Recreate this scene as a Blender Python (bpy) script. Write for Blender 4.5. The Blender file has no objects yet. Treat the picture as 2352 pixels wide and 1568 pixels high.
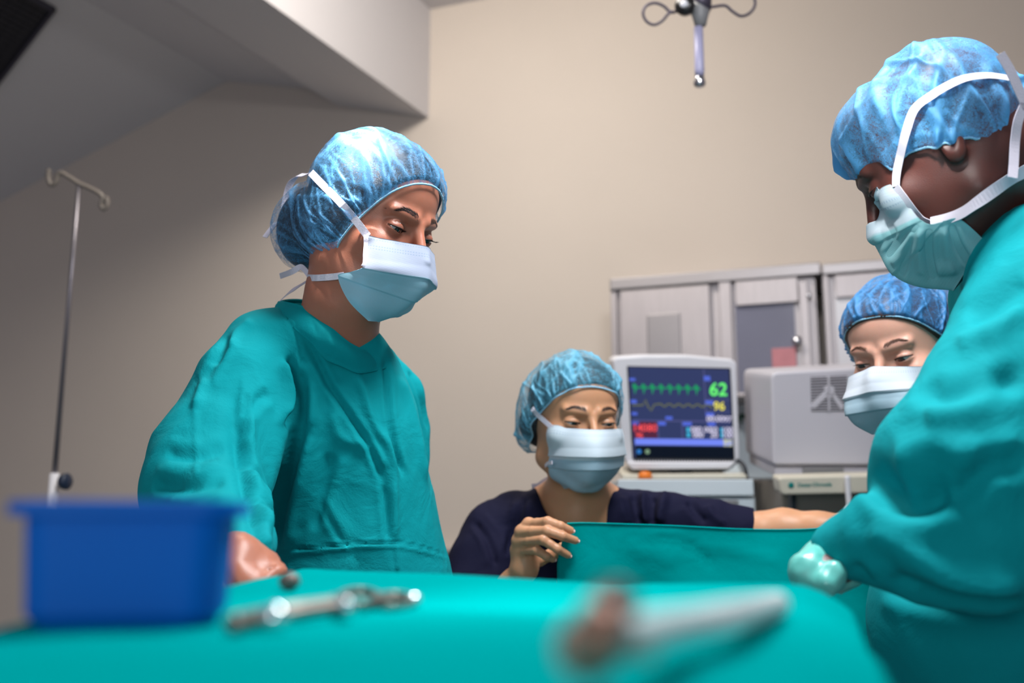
import bpy, bmesh, math, random
import numpy as np
from mathutils import Vector, Matrix
from mathutils.bvhtree import BVHTree

# ------------------------------------------------------------------ camera
FPX = 2287.0; PITCH = math.radians(10.3); CAMZ = 1.13
CX = np.array([1., 0, 0]); CF = np.array([0, math.cos(PITCH), math.sin(PITCH)])
CU = np.array([0, -math.sin(PITCH), math.cos(PITCH)]); CO = np.array([0, 0, CAMZ])
scene = bpy.context.scene
COL = scene.collection
cam = bpy.data.cameras.new('camera'); camo = bpy.data.objects.new('camera', cam); COL.objects.link(camo)
camo.location = CO; camo.rotation_euler = (math.pi/2 + PITCH, 0, 0)
cam.sensor_width = 36.0; cam.lens = 36.0*FPX/2352.0
cam.dof.use_dof = True; cam.dof.focus_distance = 1.24; cam.dof.aperture_fstop = 3.2; cam.dof.aperture_blades = 0
cam.clip_start = 0.01
scene.camera = camo
vs = scene.view_settings
vs.view_transform = 'Standard'; vs.look = 'None'; vs.gamma = 1.0; vs.exposure = 0.0; vs.use_curve_mapping = False

# ------------------------------------------------------------------ world and lamps
wd = bpy.data.worlds.new('world'); scene.world = wd; wd.use_nodes = True
bgn = wd.node_tree.nodes['Background']; bgn.inputs[0].default_value = (0.90, 0.82, 0.95, 1); bgn.inputs[1].default_value = 0.25

def lamp(kind, name, loc, target, energy, color, size=0.3, size_y=None, spot=None, blend=0.5):
    d = bpy.data.lights.new(name, kind); d.energy = energy; d.color = color
    if kind == 'AREA':
        d.size = size
        if size_y: d.shape = 'RECTANGLE'; d.size_y = size_y
        else: d.shape = 'DISK'
    else:
        d.shadow_soft_size = size
    if kind == 'SPOT':
        d.spot_size = math.radians(spot); d.spot_blend = blend
    o = bpy.data.objects.new(name, d); COL.objects.link(o)
    o.location = loc
    v = Vector(target) - Vector(loc)
    o.rotation_euler = v.to_track_quat('-Z', 'Y').to_euler()
    return o

def P(px, py, d):
    return CO + CF*d + CX*((px-1176.0)/FPX*d) + CU*((784.0-py)/FPX*d)

def proj(w):
    v = w - CO; d = v @ CF
    return 1176 + FPX*(v @ CX)/d, 784 - FPX*(v @ CU)/d, d

# room fill, the wall wash to the right of the beam, and the surgical lamps above the table
EW = np.array([0.945, -0.327, 0.0]); EW /= np.linalg.norm(EW); NW = np.array([-0.327, -0.945, 0.0]); NW /= np.linalg.norm(NW)
ZW = np.array([0, 0, 1.0]); W0 = P(1176, 784, 3.9); WAX = [EW, NW, ZW]
BD = np.array([-0.4276, -0.904, 0]); BD /= np.linalg.norm(BD)
def ray(px, py):
    d = CF + CX*((px-1176.)/FPX) + CU*((784.-py)/FPX); return d
def on_plane(px, py, o, n):
    d = ray(px, py); return CO + d*(((o-CO)@n)/(d@n))
def on_wall(px, py, off=0.0): return on_plane(px, py, W0+NW*off, NW)
lamp('AREA', 'wall_wash', on_wall(1400, -35)+BD*1.7, on_wall(1180, 1050), 56, (1.0, 0.93, 0.84), 0.7)
lamp('AREA', 'surgical_lamp_main', (0.36, 0.86, 2.38), (0.02, 1.30, 1.0), 29, (0.97, 0.98, 1.0), 0.45)
lamp('AREA', 'fill_lamp', (-0.55, -1.3, 1.42), (0.0, 1.5, 1.15), 12, (0.95, 0.97, 1.0), 0.8)  # unseen fill lamp added behind the camera to brighten faces and masks
lamp('SPOT', 'surgical_lamp_left', P(690, -900, 1.25), P(815, 325, 1.30), 420, (1.0, 0.97, 0.93), 0.04, spot=7.2, blend=0.6)
lamp('SPOT', 'surgical_lamp_right', P(1750, -950, 0.75), P(2060, 270, 1.05), 70, (1.0, 0.97, 0.94), 0.05, spot=10, blend=0.8)
lamp('SPOT', 'surgical_lamp_table', P(1250, -700, 0.9), P(1180, 1420, 0.50), 46, (0.85, 1.0, 0.97), 0.10, spot=22, blend=1.0)

# ------------------------------------------------------------------ materials
MATS = {}
def srgb(c):
    return tuple(((v/255.0)/12.92 if v/255.0 <= 0.04045 else ((v/255.0+0.055)/1.055)**2.4) for v in c)

def mat(name, rgb, rough=0.5, metal=0.0, noise=0.0, nscale=20.0, bump=0.0, bscale=80.0, sss=0.0, emit=None, estr=1.0,
        alpha=None, spec=0.5, trans=0.0, sheen=0.0, stretch=None, coat=0.0):
    if name in MATS: return MATS[name]
    m = bpy.data.materials.new(name); m.use_nodes = True
    nt = m.node_tree; b = nt.nodes['Principled BSDF']
    c = srgb(rgb) + (1,)
    b.inputs['Base Color'].default_value = c; b.inputs['Roughness'].default_value = rough
    b.inputs['Metallic'].default_value = metal; b.inputs['Specular IOR Level'].default_value = spec
    if coat: b.inputs['Coat Weight'].default_value = coat
    if sheen: b.inputs['Sheen Weight'].default_value = sheen
    if trans: b.inputs['Transmission Weight'].default_value = trans
    if alpha is not None: b.inputs['Alpha'].default_value = alpha
    if sss:
        b.inputs['Subsurface Weight'].default_value = sss; b.inputs['Subsurface Radius'].default_value = (1.0, 0.35, 0.2)
        b.inputs['Subsurface Scale'].default_value = 0.006
    if emit is not None:
        b.inputs['Emission Color'].default_value = srgb(emit) + (1,); b.inputs['Emission Strength'].default_value = estr
    tc = nt.nodes.new('ShaderNodeTexCoord'); mp = nt.nodes.new('ShaderNodeMapping')
    nt.links.new(tc.outputs['Object'], mp.inputs[0])
    if stretch: mp.inputs['Scale'].default_value = stretch
    if noise:
        n = nt.nodes.new('ShaderNodeTexNoise'); n.inputs['Scale'].default_value = nscale; n.inputs['Detail'].default_value = 4
        nt.links.new(mp.outputs[0], n.inputs['Vector'])
        mx = nt.nodes.new('ShaderNodeMix'); mx.data_type = 'RGBA'
        mx.inputs['A'].default_value = tuple(v*(1-noise) for v in c[:3]) + (1,)
        mx.inputs['B'].default_value = tuple(min(1, v*(1+noise)) for v in c[:3]) + (1,)
        nt.links.new(n.outputs['Fac'], mx.inputs['Factor']); nt.links.new(mx.outputs['Result'], b.inputs['Base Color'])
    if bump:
        n2 = nt.nodes.new('ShaderNodeTexNoise'); n2.inputs['Scale'].default_value = bscale; n2.inputs['Detail'].default_value = 3
        nt.links.new(mp.outputs[0], n2.inputs['Vector'])
        bp = nt.nodes.new('ShaderNodeBump'); bp.inputs['Strength'].default_value = bump; bp.inputs['Distance'].default_value = 0.002
        nt.links.new(n2.outputs['Fac'], bp.inputs['Height']); nt.links.new(bp.outputs[0], b.inputs['Normal'])
    MATS[name] = m
    return m

def cloth_mat(name, rgb, weave=1400, rough=0.85, wr=0.25, sp=0.15):
    """woven cotton: mottled colour, fine weave bump and soft crumple"""
    m = mat(name, rgb, rough, noise=0.09, nscale=9, spec=sp)
    nt = m.node_tree; b = nt.nodes['Principled BSDF']
    tc = nt.nodes.new('ShaderNodeTexCoord')
    a = nt.nodes.new('ShaderNodeTexNoise'); a.inputs['Scale'].default_value = 420; a.inputs['Detail'].default_value = 2
    c = nt.nodes.new('ShaderNodeTexNoise'); c.inputs['Scale'].default_value = 16; c.inputs['Detail'].default_value = 5; c.inputs['Distortion'].default_value = 0.8
    nt.links.new(tc.outputs['Object'], a.inputs['Vector']); nt.links.new(tc.outputs['Object'], c.inputs['Vector'])
    b1 = nt.nodes.new('ShaderNodeBump'); b1.inputs['Strength'].default_value = 0.35; b1.inputs['Distance'].default_value = 0.0006
    b2 = nt.nodes.new('ShaderNodeBump'); b2.inputs['Strength'].default_value = wr; b2.inputs['Distance'].default_value = 0.010
    nt.links.new(c.outputs['Fac'], b2.inputs['Height']); nt.links.new(b2.outputs[0], b1.inputs['Normal'])
    nt.links.new(a.outputs['Fac'], b1.inputs['Height']); nt.links.new(b1.outputs[0], b.inputs['Normal'])
    return m

def skin_mat(name, rgb, dark, rough=0.42):
    """skin whose 'tint' attribute blends towards a darker tone (lids, brows)"""
    m = mat(name, rgb, rough, sss=0.35, noise=0.10, nscale=38, bump=0.12, bscale=900, spec=0.45)
    nt = m.node_tree; b = nt.nodes['Principled BSDF']
    src = b.inputs['Base Color'].links[0].from_socket
    at = nt.nodes.new('ShaderNodeAttribute'); at.attribute_name = 'tint'
    mx = nt.nodes.new('ShaderNodeMix'); mx.data_type = 'RGBA'
    nt.links.new(src, mx.inputs['A']); mx.inputs['B'].default_value = srgb(dark) + (1,)
    nt.links.new(at.outputs['Fac'], mx.inputs['Factor']); nt.links.new(mx.outputs['Result'], b.inputs['Base Color'])
    return m

def cap_mat(name, rgb, base=0.42):
    """thin non-woven fabric: fibres and folds are dense, the web between them lets the hair show"""
    m = mat(name, rgb, 0.45, spec=0.45)
    nt = m.node_tree; b = nt.nodes['Principled BSDF']; out = nt.nodes['Material Output']
    tc = nt.nodes.new('ShaderNodeTexCoord'); at = nt.nodes.new('ShaderNodeAttribute'); at.attribute_name = 'fold'
    n1 = nt.nodes.new('ShaderNodeTexNoise'); n1.inputs['Scale'].default_value = 55; n1.inputs['Detail'].default_value = 6; n1.inputs['Roughness'].default_value = 0.75; n1.inputs['Distortion'].default_value = 2.5
    v1 = nt.nodes.new('ShaderNodeTexNoise'); v1.inputs['Scale'].default_value = 300; v1.inputs['Detail'].default_value = 2; v1.inputs['Distortion'].default_value = 3.0
    for n in (n1, v1): nt.links.new(tc.outputs['Object'], n.inputs['Vector'])
    def mth(op, a, bb):
        q = nt.nodes.new('ShaderNodeMath'); q.operation = op
        for i, x in enumerate((a, bb)):
            if isinstance(x, (int, float)): q.inputs[i].default_value = x
            else: nt.links.new(x, q.inputs[i])
        return q.outputs[0]
    a = mth('MULTIPLY', mth('SUBTRACT', n1.outputs['Fac'], 0.5), 1.6)
    c = mth('MULTIPLY', mth('SUBTRACT', v1.outputs['Fac'], 0.5), 1.3)
    f = mth('MULTIPLY', at.outputs['Fac'], 0.62)
    s = mth('ADD', mth('ADD', a, c), mth('ADD', f, base))
    s = mth('MINIMUM', mth('MAXIMUM', s, 0.10), 0.97)
    tr = nt.nodes.new('ShaderNodeBsdfTransparent'); tl = nt.nodes.new('ShaderNodeBsdfTranslucent')
    tl.inputs[0].default_value = srgb(rgb) + (1,)
    m1 = nt.nodes.new('ShaderNodeMixShader'); m1.inputs[0].default_value = 0.25
    nt.links.new(b.outputs[0], m1.inputs[1]); nt.links.new(tl.outputs[0], m1.inputs[2])
    m2 = nt.nodes.new('ShaderNodeMixShader'); nt.links.new(s, m2.inputs[0])
    nt.links.new(tr.outputs[0], m2.inputs[1]); nt.links.new(m1.outputs[0], m2.inputs[2])
    nt.links.new(m2.outputs[0], out.inputs['Surface'])
    bp = nt.nodes.new('ShaderNodeBump'); bp.inputs['Strength'].default_value = 0.4; bp.inputs['Distance'].default_value = 0.001
    nt.links.new(v1.outputs['Fac'], bp.inputs['Height']); nt.links.new(bp.outputs[0], b.inputs['Normal'])
    return m

def mask_mat(name, top, low, split=0.36, ribs=150):
    """pleated mask: paler upper panel, fine ribs, three dashed weld lines under the top edge (UV v = 0 top)"""
    m = mat(name, low, 0.6, spec=0.3)
    nt = m.node_tree; b = nt.nodes['Principled BSDF']
    uv = nt.nodes.new('ShaderNodeUVMap'); uv.uv_map = 'UVMap'
    sp = nt.nodes.new('ShaderNodeSeparateXYZ'); nt.links.new(uv.outputs[0], sp.inputs[0])
    U, V = sp.outputs[0], sp.outputs[1]
    def mth(op, a, bb=0.0, cc=None):
        q = nt.nodes.new('ShaderNodeMath'); q.operation = op
        for i, x in enumerate((a, bb) if cc is None else (a, bb, cc)):
            if isinstance(x, (int, float)): q.inputs[i].default_value = x
            else: nt.links.new(x, q.inputs[i])
        return q.outputs[0]
    rp = nt.nodes.new('ShaderNodeMapRange'); nt.links.new(V, rp.inputs[0])
    rp.inputs[1].default_value = split-0.012; rp.inputs[2].default_value = split+0.012
    mx = nt.nodes.new('ShaderNodeMix'); mx.data_type = 'RGBA'
    mx.inputs['A'].default_value = srgb(top)+(1,); mx.inputs['B'].default_value = srgb(low)+(1,)
    nt.links.new(rp.outputs[0], mx.inputs['Factor'])
    dash = mth('GREATER_THAN', mth('SINE', mth('MULTIPLY', U, 300.0)), -0.1)
    ln = None
    for v0 in (0.035, 0.10, 0.125):
        l = mth('LESS_THAN', mth('ABSOLUTE', mth('SUBTRACT', V, v0)), 0.0045)
        ln = l if ln is None else mth('MAXIMUM', ln, l)
    ln = mth('MULTIPLY', mth('MULTIPLY', ln, dash), 0.45)
    mx2 = nt.nodes.new('ShaderNodeMix'); mx2.data_type = 'RGBA'
    nt.links.new(ln, mx2.inputs['Factor']); nt.links.new(mx.outputs['Result'], mx2.inputs['A'])
    mx2.inputs['B'].default_value = srgb((110, 150, 185))+(1,)
    nt.links.new(mx2.outputs['Result'], b.inputs['Base Color'])
    h = mth('SINE', mth('MULTIPLY', V, ribs*4.0))
    bp = nt.nodes.new('ShaderNodeBump'); bp.inputs['Strength'].default_value = 0.10; bp.inputs['Distance'].default_value = 0.0004
    nt.links.new(h, bp.inputs['Height']); nt.links.new(bp.outputs[0], b.inputs['Normal'])
    tl = nt.nodes.new('ShaderNodeBsdfTranslucent'); nt.links.new(mx.outputs['Result'], tl.inputs[0])
    ms = nt.nodes.new('ShaderNodeMixShader'); ms.inputs[0].default_value = 0.15
    nt.links.new(b.outputs[0], ms.inputs[1]); nt.links.new(tl.outputs[0], ms.inputs[2])
    nt.links.new(ms.outputs[0], nt.nodes['Material Output'].inputs['Surface'])
    return m

# ------------------------------------------------------------------ object helpers
def empty(name, loc, label, cat, group=None):
    o = bpy.data.objects.new(name, None); COL.objects.link(o); o.location = Vector([float(v) for v in loc])
    o['label'] = label; o['category'] = cat
    if group: o['group'] = group
    o.empty_display_size = 0.05
    return o

def link(name, me, m, parent=None, smooth=True):
    me.materials.clear()
    if m: me.materials.append(m)
    if smooth: me.polygons.foreach_set('use_smooth', [True]*len(me.polygons))
    o = bpy.data.objects.new(name, me); COL.objects.link(o)
    if parent is not None:
        o.parent = parent
        off = Vector(parent.location) if parent.type == 'EMPTY' else Vector((0, 0, 0))   # meshes hold world coordinates
        o.matrix_parent_inverse = Matrix.Translation(-off)
    return o

def tag(o, label=None, cat=None, group=None, kind=None):
    if label: o['label'] = label
    if cat: o['category'] = cat
    if group: o['group'] = group
    if kind: o['kind'] = kind
    return o

def mesh_from(name, v, f, uvs=None):
    me = bpy.data.meshes.new(name)
    me.from_pydata([tuple(map(float, p)) for p in v], [], [tuple(map(int, q)) for q in f]); me.update()
    if uvs is not None:
        l = me.uv_layers.new(name='UVMap')
        idx = np.zeros(len(me.loops), dtype=np.int32); me.loops.foreach_get('vertex_index', idx)
        l.data.foreach_set('uv', np.asarray(uvs, dtype=np.float32)[idx].ravel())
    return me

def add_attr(me, name, vals):
    a = me.attributes.new(name, 'FLOAT', 'POINT'); a.data.foreach_set('value', np.asarray(vals, dtype=np.float32))

def box_in(o, ax, lo, hi, name, m, parent=None, bev=0.0, seg=2):
    """box with axes ax (3x3 rows) from corner lo to hi, measured from o"""
    ax = np.array(ax); bm = bmesh.new()
    bmesh.ops.create_cube(bm, size=1.0)
    for v in bm.verts:
        v.co = Vector([lo[i] + (v.co[i]+0.5)*(hi[i]-lo[i]) for i in range(3)])
    if bev: bmesh.ops.bevel(bm, geom=bm.edges[:], offset=bev, segments=seg, profile=0.5, affect='EDGES')
    for v in bm.verts:
        v.co = Vector(o + v.co[0]*ax[0] + v.co[1]*ax[1] + v.co[2]*ax[2])
    if np.linalg.det(ax) < 0: bmesh.ops.reverse_faces(bm, faces=bm.faces[:])
    me = bpy.data.meshes.new(name); bm.to_mesh(me); bm.free()
    return link(name, me, m, parent, smooth=False)

def catmull(pts, n=12, closed=False):
    pts = np.array(pts, float); N = len(pts); out = []
    rng = range(N if closed else N-1)
    for i in rng:
        if closed: a, b, c, d = pts[(i-1) % N], pts[i], pts[(i+1) % N], pts[(i+2) % N]
        else: a, b, c, d = pts[max(i-1, 0)], pts[i], pts[i+1], pts[min(i+2, N-1)]
        for t in np.arange(n)/n:
            out.append(0.5*((2*b)+(-a+c)*t+(2*a-5*b+4*c-d)*t*t+(-a+3*b-3*c+d)*t**3))
    if not closed: out.append(pts[-1])
    return np.array(out)

def tube_geo(pts, rad, seg=10, closed=False):
    pts = np.array(pts, float); n = len(pts)
    rad = np.full(n, rad) if np.isscalar(rad) else np.array(rad)
    v = []; f = []
    up = np.array([0.13, 0.31, 0.94]); prev = None
    for i in range(n):
        t = pts[(i+1) % n if closed else min(i+1, n-1)] - pts[(i-1) % n if closed else max(i-1, 0)]
        t /= (np.linalg.norm(t)+1e-12)
        a = up - t*(up @ t) if prev is None else prev - t*(prev @ t)
        a /= np.linalg.norm(a)+1e-12; prev = a; b = np.cross(t, a)
        for k in range(seg):
            th = 2*math.pi*k/seg
            v.append(pts[i] + rad[i]*(math.cos(th)*a + math.sin(th)*b))
    for i in range(n if closed else n-1):
        j = (i+1) % n
        for k in range(seg):
            f.append((i*seg+k, i*seg+(k+1) % seg, j*seg+(k+1) % seg, j*seg+k))
    if not closed:
        f.append(tuple(range(seg))[::-1]); f.append(tuple((n-1)*seg+k for k in range(seg)))
    return v, f

def tube(name, pts, rad, m, parent=None, seg=10, closed=False):
    v, f = tube_geo(pts, rad, seg, closed)
    return link(name, mesh_from(name, v, f), m, parent)

def lathe(name, p0, axis, prof, m, parent=None, seg=24):
    """prof: list of (distance along axis, radius)"""
    axis = np.array(axis, float); axis /= np.linalg.norm(axis)
    pts = [np.array(p0)+axis*h for h, r in prof]
    a = np.cross(axis, [0.2, 0.9, 0.3]); a /= np.linalg.norm(a); b = np.cross(axis, a)
    v = []; f = []
    for p, (h, r) in zip(pts, prof):
        for k in range(seg):
            th = 2*math.pi*k/seg; v.append(p + max(r, 1e-5)*(math.cos(th)*a+math.sin(th)*b))
    for i in range(len(prof)-1):
        for k in range(seg):
            f.append((i*seg+k, i*seg+(k+1) % seg, (i+1)*seg+(k+1) % seg, (i+1)*seg+k))
    f.append(tuple(range(seg))[::-1]); f.append(tuple((len(prof)-1)*seg+k for k in range(seg)))
    return link(name, mesh_from(name, v, f), m, parent)

def ribbon(name, pts, width, m, parent=None, away=None, thick=0.0006, wdir=None, taper=None):
    """flat cloth tape: its flat side faces away from point 'away'"""
    pts = np.array(pts, float); n = len(pts); v = []; f = []
    for i in range(n):
        t = pts[min(i+1, n-1)] - pts[max(i-1, 0)]; t /= np.linalg.norm(t)+1e-12
        if wdir is not None: w = np.array(wdir[i] if np.ndim(wdir) == 2 else wdir, float)
        else: w = np.cross(t, pts[i]-np.array(away))
        w = w - t*(w @ t); w /= np.linalg.norm(w)+1e-12
        nn = np.cross(w, t); h = width*0.5*(taper[i] if taper is not None else 1)
        v += [pts[i]-w*h-nn*thick, pts[i]+w*h-nn*thick, pts[i]+w*h+nn*thick, pts[i]-w*h+nn*thick]
    for i in range(n-1):
        for k in range(4):
            f.append((i*4+k, i*4+(k+1) % 4, i*4+4+(k+1) % 4, i*4+4+k))
    f.append((3, 2, 1, 0)); e = (n-1)*4; f.append((e, e+1, e+2, e+3))
    return link(name, mesh_from(name, v, f), m, parent, smooth=False)

def grid_mesh(name, G, m, parent=None, thick=0.0, uv=True, attr=None):
    """G: (rows, cols, 3) sheet; thick > 0 makes it a closed thin shell"""
    R, Cn, _ = G.shape
    def quads(off, flip):
        i, j = np.meshgrid(np.arange(R-1), np.arange(Cn-1), indexing='ij')
        a = off+i*Cn+j; q = np.stack([a, a+1, a+Cn+1, a+Cn], -1).reshape(-1, 4)
        return q[:, ::-1] if flip else q
    V = G.reshape(-1, 3)
    uu, vv = np.meshgrid(np.linspace(0, 1, Cn), np.linspace(0, 1, R)); UV = np.stack([uu, vv], -1).reshape(-1, 2)
    F = quads(0, False)
    if thick:
        du = np.gradient(G, axis=1); dv = np.gradient(G, axis=0); N = np.cross(du, dv)
        N /= np.linalg.norm(N, axis=-1, keepdims=True)+1e-12
        V2 = (G - N*thick).reshape(-1, 3); n0 = R*Cn
        rim = []
        b = [i*Cn for i in range(R)]; c = [i*Cn+Cn-1 for i in range(R)]; t = list(range(Cn)); d = [(R-1)*Cn+j for j in range(Cn)]
        for line, fl in ((b, 1), (c, 0), (t, 0), (d, 1)):
            for x, y in zip(line[:-1], line[1:]):
                q = (x, y, y+n0, x+n0); rim.append(q if not fl else q[::-1])
        F = np.concatenate([F, quads(n0, True), np.array(rim)]); V = np.concatenate([V, V2]); UV = np.concatenate([UV, UV])
    me = mesh_from(name, V, F, UV if uv else None)
    if attr is not None:
        for k, a in attr.items():
            a = a.reshape(-1); add_attr(me, k, np.concatenate([a, a]) if thick else a)
    return link(name, me, m, parent)

# ------------------------------------------------------------------ SDF modelling
def smin(a, b, k):
    h = np.clip(0.5+0.5*(b-a)/k, 0, 1); return b*(1-h)+a*h-k*h*(1-h)
def smax(a, b, k): return -smin(-a, -b, k)
def ell(p, c, r):
    q = (p-np.array(c, np.float32))/np.array(r, np.float32)
    k0 = np.sqrt((q*q).sum(-1)); q2 = q/np.array(r, np.float32); k1 = np.sqrt((q2*q2).sum(-1))+1e-9
    return k0*(k0-1)/k1
def cone(p, a, b, ra, rb):
    a = np.asarray(a, np.float32); b = np.asarray(b, np.float32); ab = b-a; L = (ab@ab)+1e-12
    t = np.clip(((p-a)@ab)/L, 0, 1); q = p-a-t[:, None]*ab
    return np.sqrt((q*q).sum(-1)) - (ra+(rb-ra)*t)
def chain(p, pts, rads, k=0.01):
    d = None
    for i in range(len(pts)-1):
        e = cone(p, pts[i], pts[i+1], rads[i], rads[i+1]); d = e if d is None else smin(d, e, k)
    return d
def smooth_interp(x, xs, ys):
    """monotone-ish cubic through (xs, ys); xs increasing"""
    xs = np.array(xs, float); ys = np.array(ys, float); m = np.gradient(ys, xs)
    x = np.clip(x, xs[0], xs[-1]); i = np.clip(np.searchsorted(xs, x)-1, 0, len(xs)-2)
    h = xs[i+1]-xs[i]; t = (x-xs[i])/h
    return (2*t**3-3*t**2+1)*ys[i]+(t**3-2*t*t+t)*h*m[i]+(-2*t**3+3*t*t)*ys[i+1]+(t**3-t*t)*h*m[i+1]
class Loft:
    """stack of elliptic slices (world z), each (z, cx, cy, rx, ry), turned by ang about z"""
    def __init__(s, secs, ang=0.0, pw=2.3):
        secs = sorted(secs, key=lambda q: q[0]); s.z, s.cx, s.cy, s.rx, s.ry = map(np.array, zip(*secs)); s.a = ang; s.pw = pw
    def __call__(s, p):
        z = p[:, 2]; cx, cy, rx, ry = (smooth_interp(z, s.z, q) for q in (s.cx, s.cy, s.rx, s.ry))
        x = p[:, 0]-cx; y = p[:, 1]-cy; c, sn = math.cos(s.a), math.sin(s.a)
        u = (x*c+y*sn)/rx; v = (-x*sn+y*c)/ry
        k = (np.abs(u)**s.pw+np.abs(v)**s.pw+1e-12)**(1/s.pw)
        d = (k-1)*np.minimum(rx, ry)
        return np.maximum(d, np.maximum(z-s.z[-1], s.z[0]-z))
def secs_px(rows, ry, dflt=None):
    """rows: (py, pxL, pxR, depth[, ry]) -> loft slices"""
    out = []
    for r in rows:
        py, a, b, d = r[:4]; c = P((a+b)/2, py, d)
        out.append((c[2], c[0], c[1], (b-a)/2*d/FPX, r[4] if len(r) > 4 else ry))
    return out

def axis_nodes(lo, hi, flo, fhi, fine, coarse):
    """node positions: fine step in [flo, fhi], growing to coarse outside"""
    mid = list(np.arange(flo, fhi, fine)); up = []; x = mid[-1]; s = fine
    while x < hi: s = min(s*1.18, coarse); x += s; up.append(x)
    dn = []; x = mid[0]; s = fine
    while x > lo: s = min(s*1.18, coarse); x -= s; dn.append(x)
    return np.array(dn[::-1]+mid+up)

def sdf_mesh(name, f, axes, R=np.eye(3), o=np.zeros(3), newton=1):
    xs, ys, zs = [np.asarray(a, np.float64) for a in axes]; B = 8
    n = [len(xs), len(ys), len(zs)]; nb = [(k+B-1)//B for k in n]
    R32 = R.astype(np.float32); o32 = o.astype(np.float32)
    def ev(l):
        out = np.empty(len(l), np.float32)
        for i in range(0, len(l), 400000):
            q = l[i:i+400000].astype(np.float32); out[i:i+400000] = f(q@R32.T+o32)
        return out
    cen = []; half = []
    for a, k, m_ in zip((xs, ys, zs), n, nb):
        lo = np.array([a[min(i*B, k-1)] for i in range(m_)]); hi = np.array([a[min(i*B+B, k-1)] for i in range(m_)])
        cen.append((lo+hi)/2); half.append((hi-lo)/2)
    c = np.stack(np.meshgrid(*cen, indexing='ij'), -1).reshape(-1, 3); h = np.stack(np.meshgrid(*half, indexing='ij'), -1).reshape(-1, 3)
    d = ev(c); rad = np.linalg.norm(h, axis=1)
    act = np.abs(d) < 1.45*rad+0.006
    V = np.repeat(np.repeat(np.repeat(np.where(d < 0, -1., 1.).astype(np.float32).reshape(nb), B, 0), B, 1), B, 2)
    bi = np.stack(np.meshgrid(*[np.arange(m_) for m_ in nb], indexing='ij'), -1).reshape(-1, 3)[act]
    off = np.stack(np.meshgrid(*[np.arange(B)]*3, indexing='ij'), -1).reshape(-1, 3)
    for s in range(0, len(bi), 2000):
        idx = (bi[s:s+2000, None, :]*B+off[None]).reshape(-1, 3)
        ok = (idx[:, 0] < n[0]) & (idx[:, 1] < n[1]) & (idx[:, 2] < n[2]); idx = idx[ok]
        V[idx[:, 0], idx[:, 1], idx[:, 2]] = ev(np.stack([xs[idx[:, 0]], ys[idx[:, 1]], zs[idx[:, 2]]], -1))
    V = V[:n[0], :n[1], :n[2]]
    V[0] = V[-1] = 1; V[:, 0] = V[:, -1] = 1; V[:, :, 0] = V[:, :, -1] = 1
    S = V < 0; cells = []; poss = []; quads = []
    A = [xs, ys, zs]; cs = np.array([n[1]*n[2], n[2], 1])
    for ax in range(3):
        sl0 = [slice(None)]*3; sl1 = [slice(None)]*3; sl0[ax] = slice(0, -1); sl1[ax] = slice(1, None)
        s0 = S[tuple(sl0)]; s1 = S[tuple(sl1)]; e = np.argwhere(s0 != s1)
        e2 = e.copy(); e2[:, ax] += 1
        v0 = V[e[:, 0], e[:, 1], e[:, 2]]; v1 = V[e2[:, 0], e2[:, 1], e2[:, 2]]; t = v0/(v0-v1)
        pos = np.stack([A[i][e[:, i]] for i in range(3)], -1)
        pos[:, ax] += t*(A[ax][e2[:, ax]]-A[ax][e[:, ax]])
        b, c2 = [(1, 2), (2, 0), (0, 1)][ax]; base = e@cs
        ids = [base, base-cs[b], base-cs[b]-cs[c2], base-cs[c2]]
        for q in ids: cells.append(q); poss.append(pos)
        Q = np.stack(ids, -1); inside = S[e[:, 0], e[:, 1], e[:, 2]]
        Q[~inside] = Q[~inside][:, ::-1]; quads.append(Q)
    cells = np.concatenate(cells); poss = np.concatenate(poss); quads = np.concatenate(quads)
    uq, inv = np.unique(cells, return_inverse=True); cnt = np.bincount(inv)
    P3 = np.stack([np.bincount(inv, poss[:, i])/cnt for i in range(3)], -1)
    Q = np.searchsorted(uq, quads)
    for _ in range(newton):
        e = 4e-4; d0 = ev(P3); g = np.stack([(ev(P3+np.eye(3)[i]*e)-d0)/e for i in range(3)], -1)
        gn = (g*g).sum(-1, keepdims=True); st = -d0[:, None]*g/np.maximum(gn, 0.3)
        ln = np.linalg.norm(st, axis=1, keepdims=True); P3 = P3+st*np.minimum(1, 0.0015/(ln+1e-9))
    W = P3@R.T+o
    me = bpy.data.meshes.new(name)
    me.vertices.add(len(W)); me.vertices.foreach_set('co', W.astype(np.float32).ravel())
    me.loops.add(len(Q)*4); me.loops.foreach_set('vertex_index', Q.astype(np.int32).ravel())
    me.polygons.add(len(Q)); me.polygons.foreach_set('loop_start', np.arange(0, len(Q)*4, 4, dtype=np.int32))
    me.update(calc_edges=True); me.validate()
    return me

def get_co(me):
    a = np.empty(len(me.vertices)*3, np.float32); me.vertices.foreach_get('co', a); return a.reshape(-1, 3).astype(float)
def get_no(me):
    a = np.empty(len(me.vertices)*3, np.float32); me.vertices.foreach_get('normal', a); return a.reshape(-1, 3).astype(float)
def set_co(me, c):
    me.vertices.foreach_set('co', c.astype(np.float32).ravel()); me.update()

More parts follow.
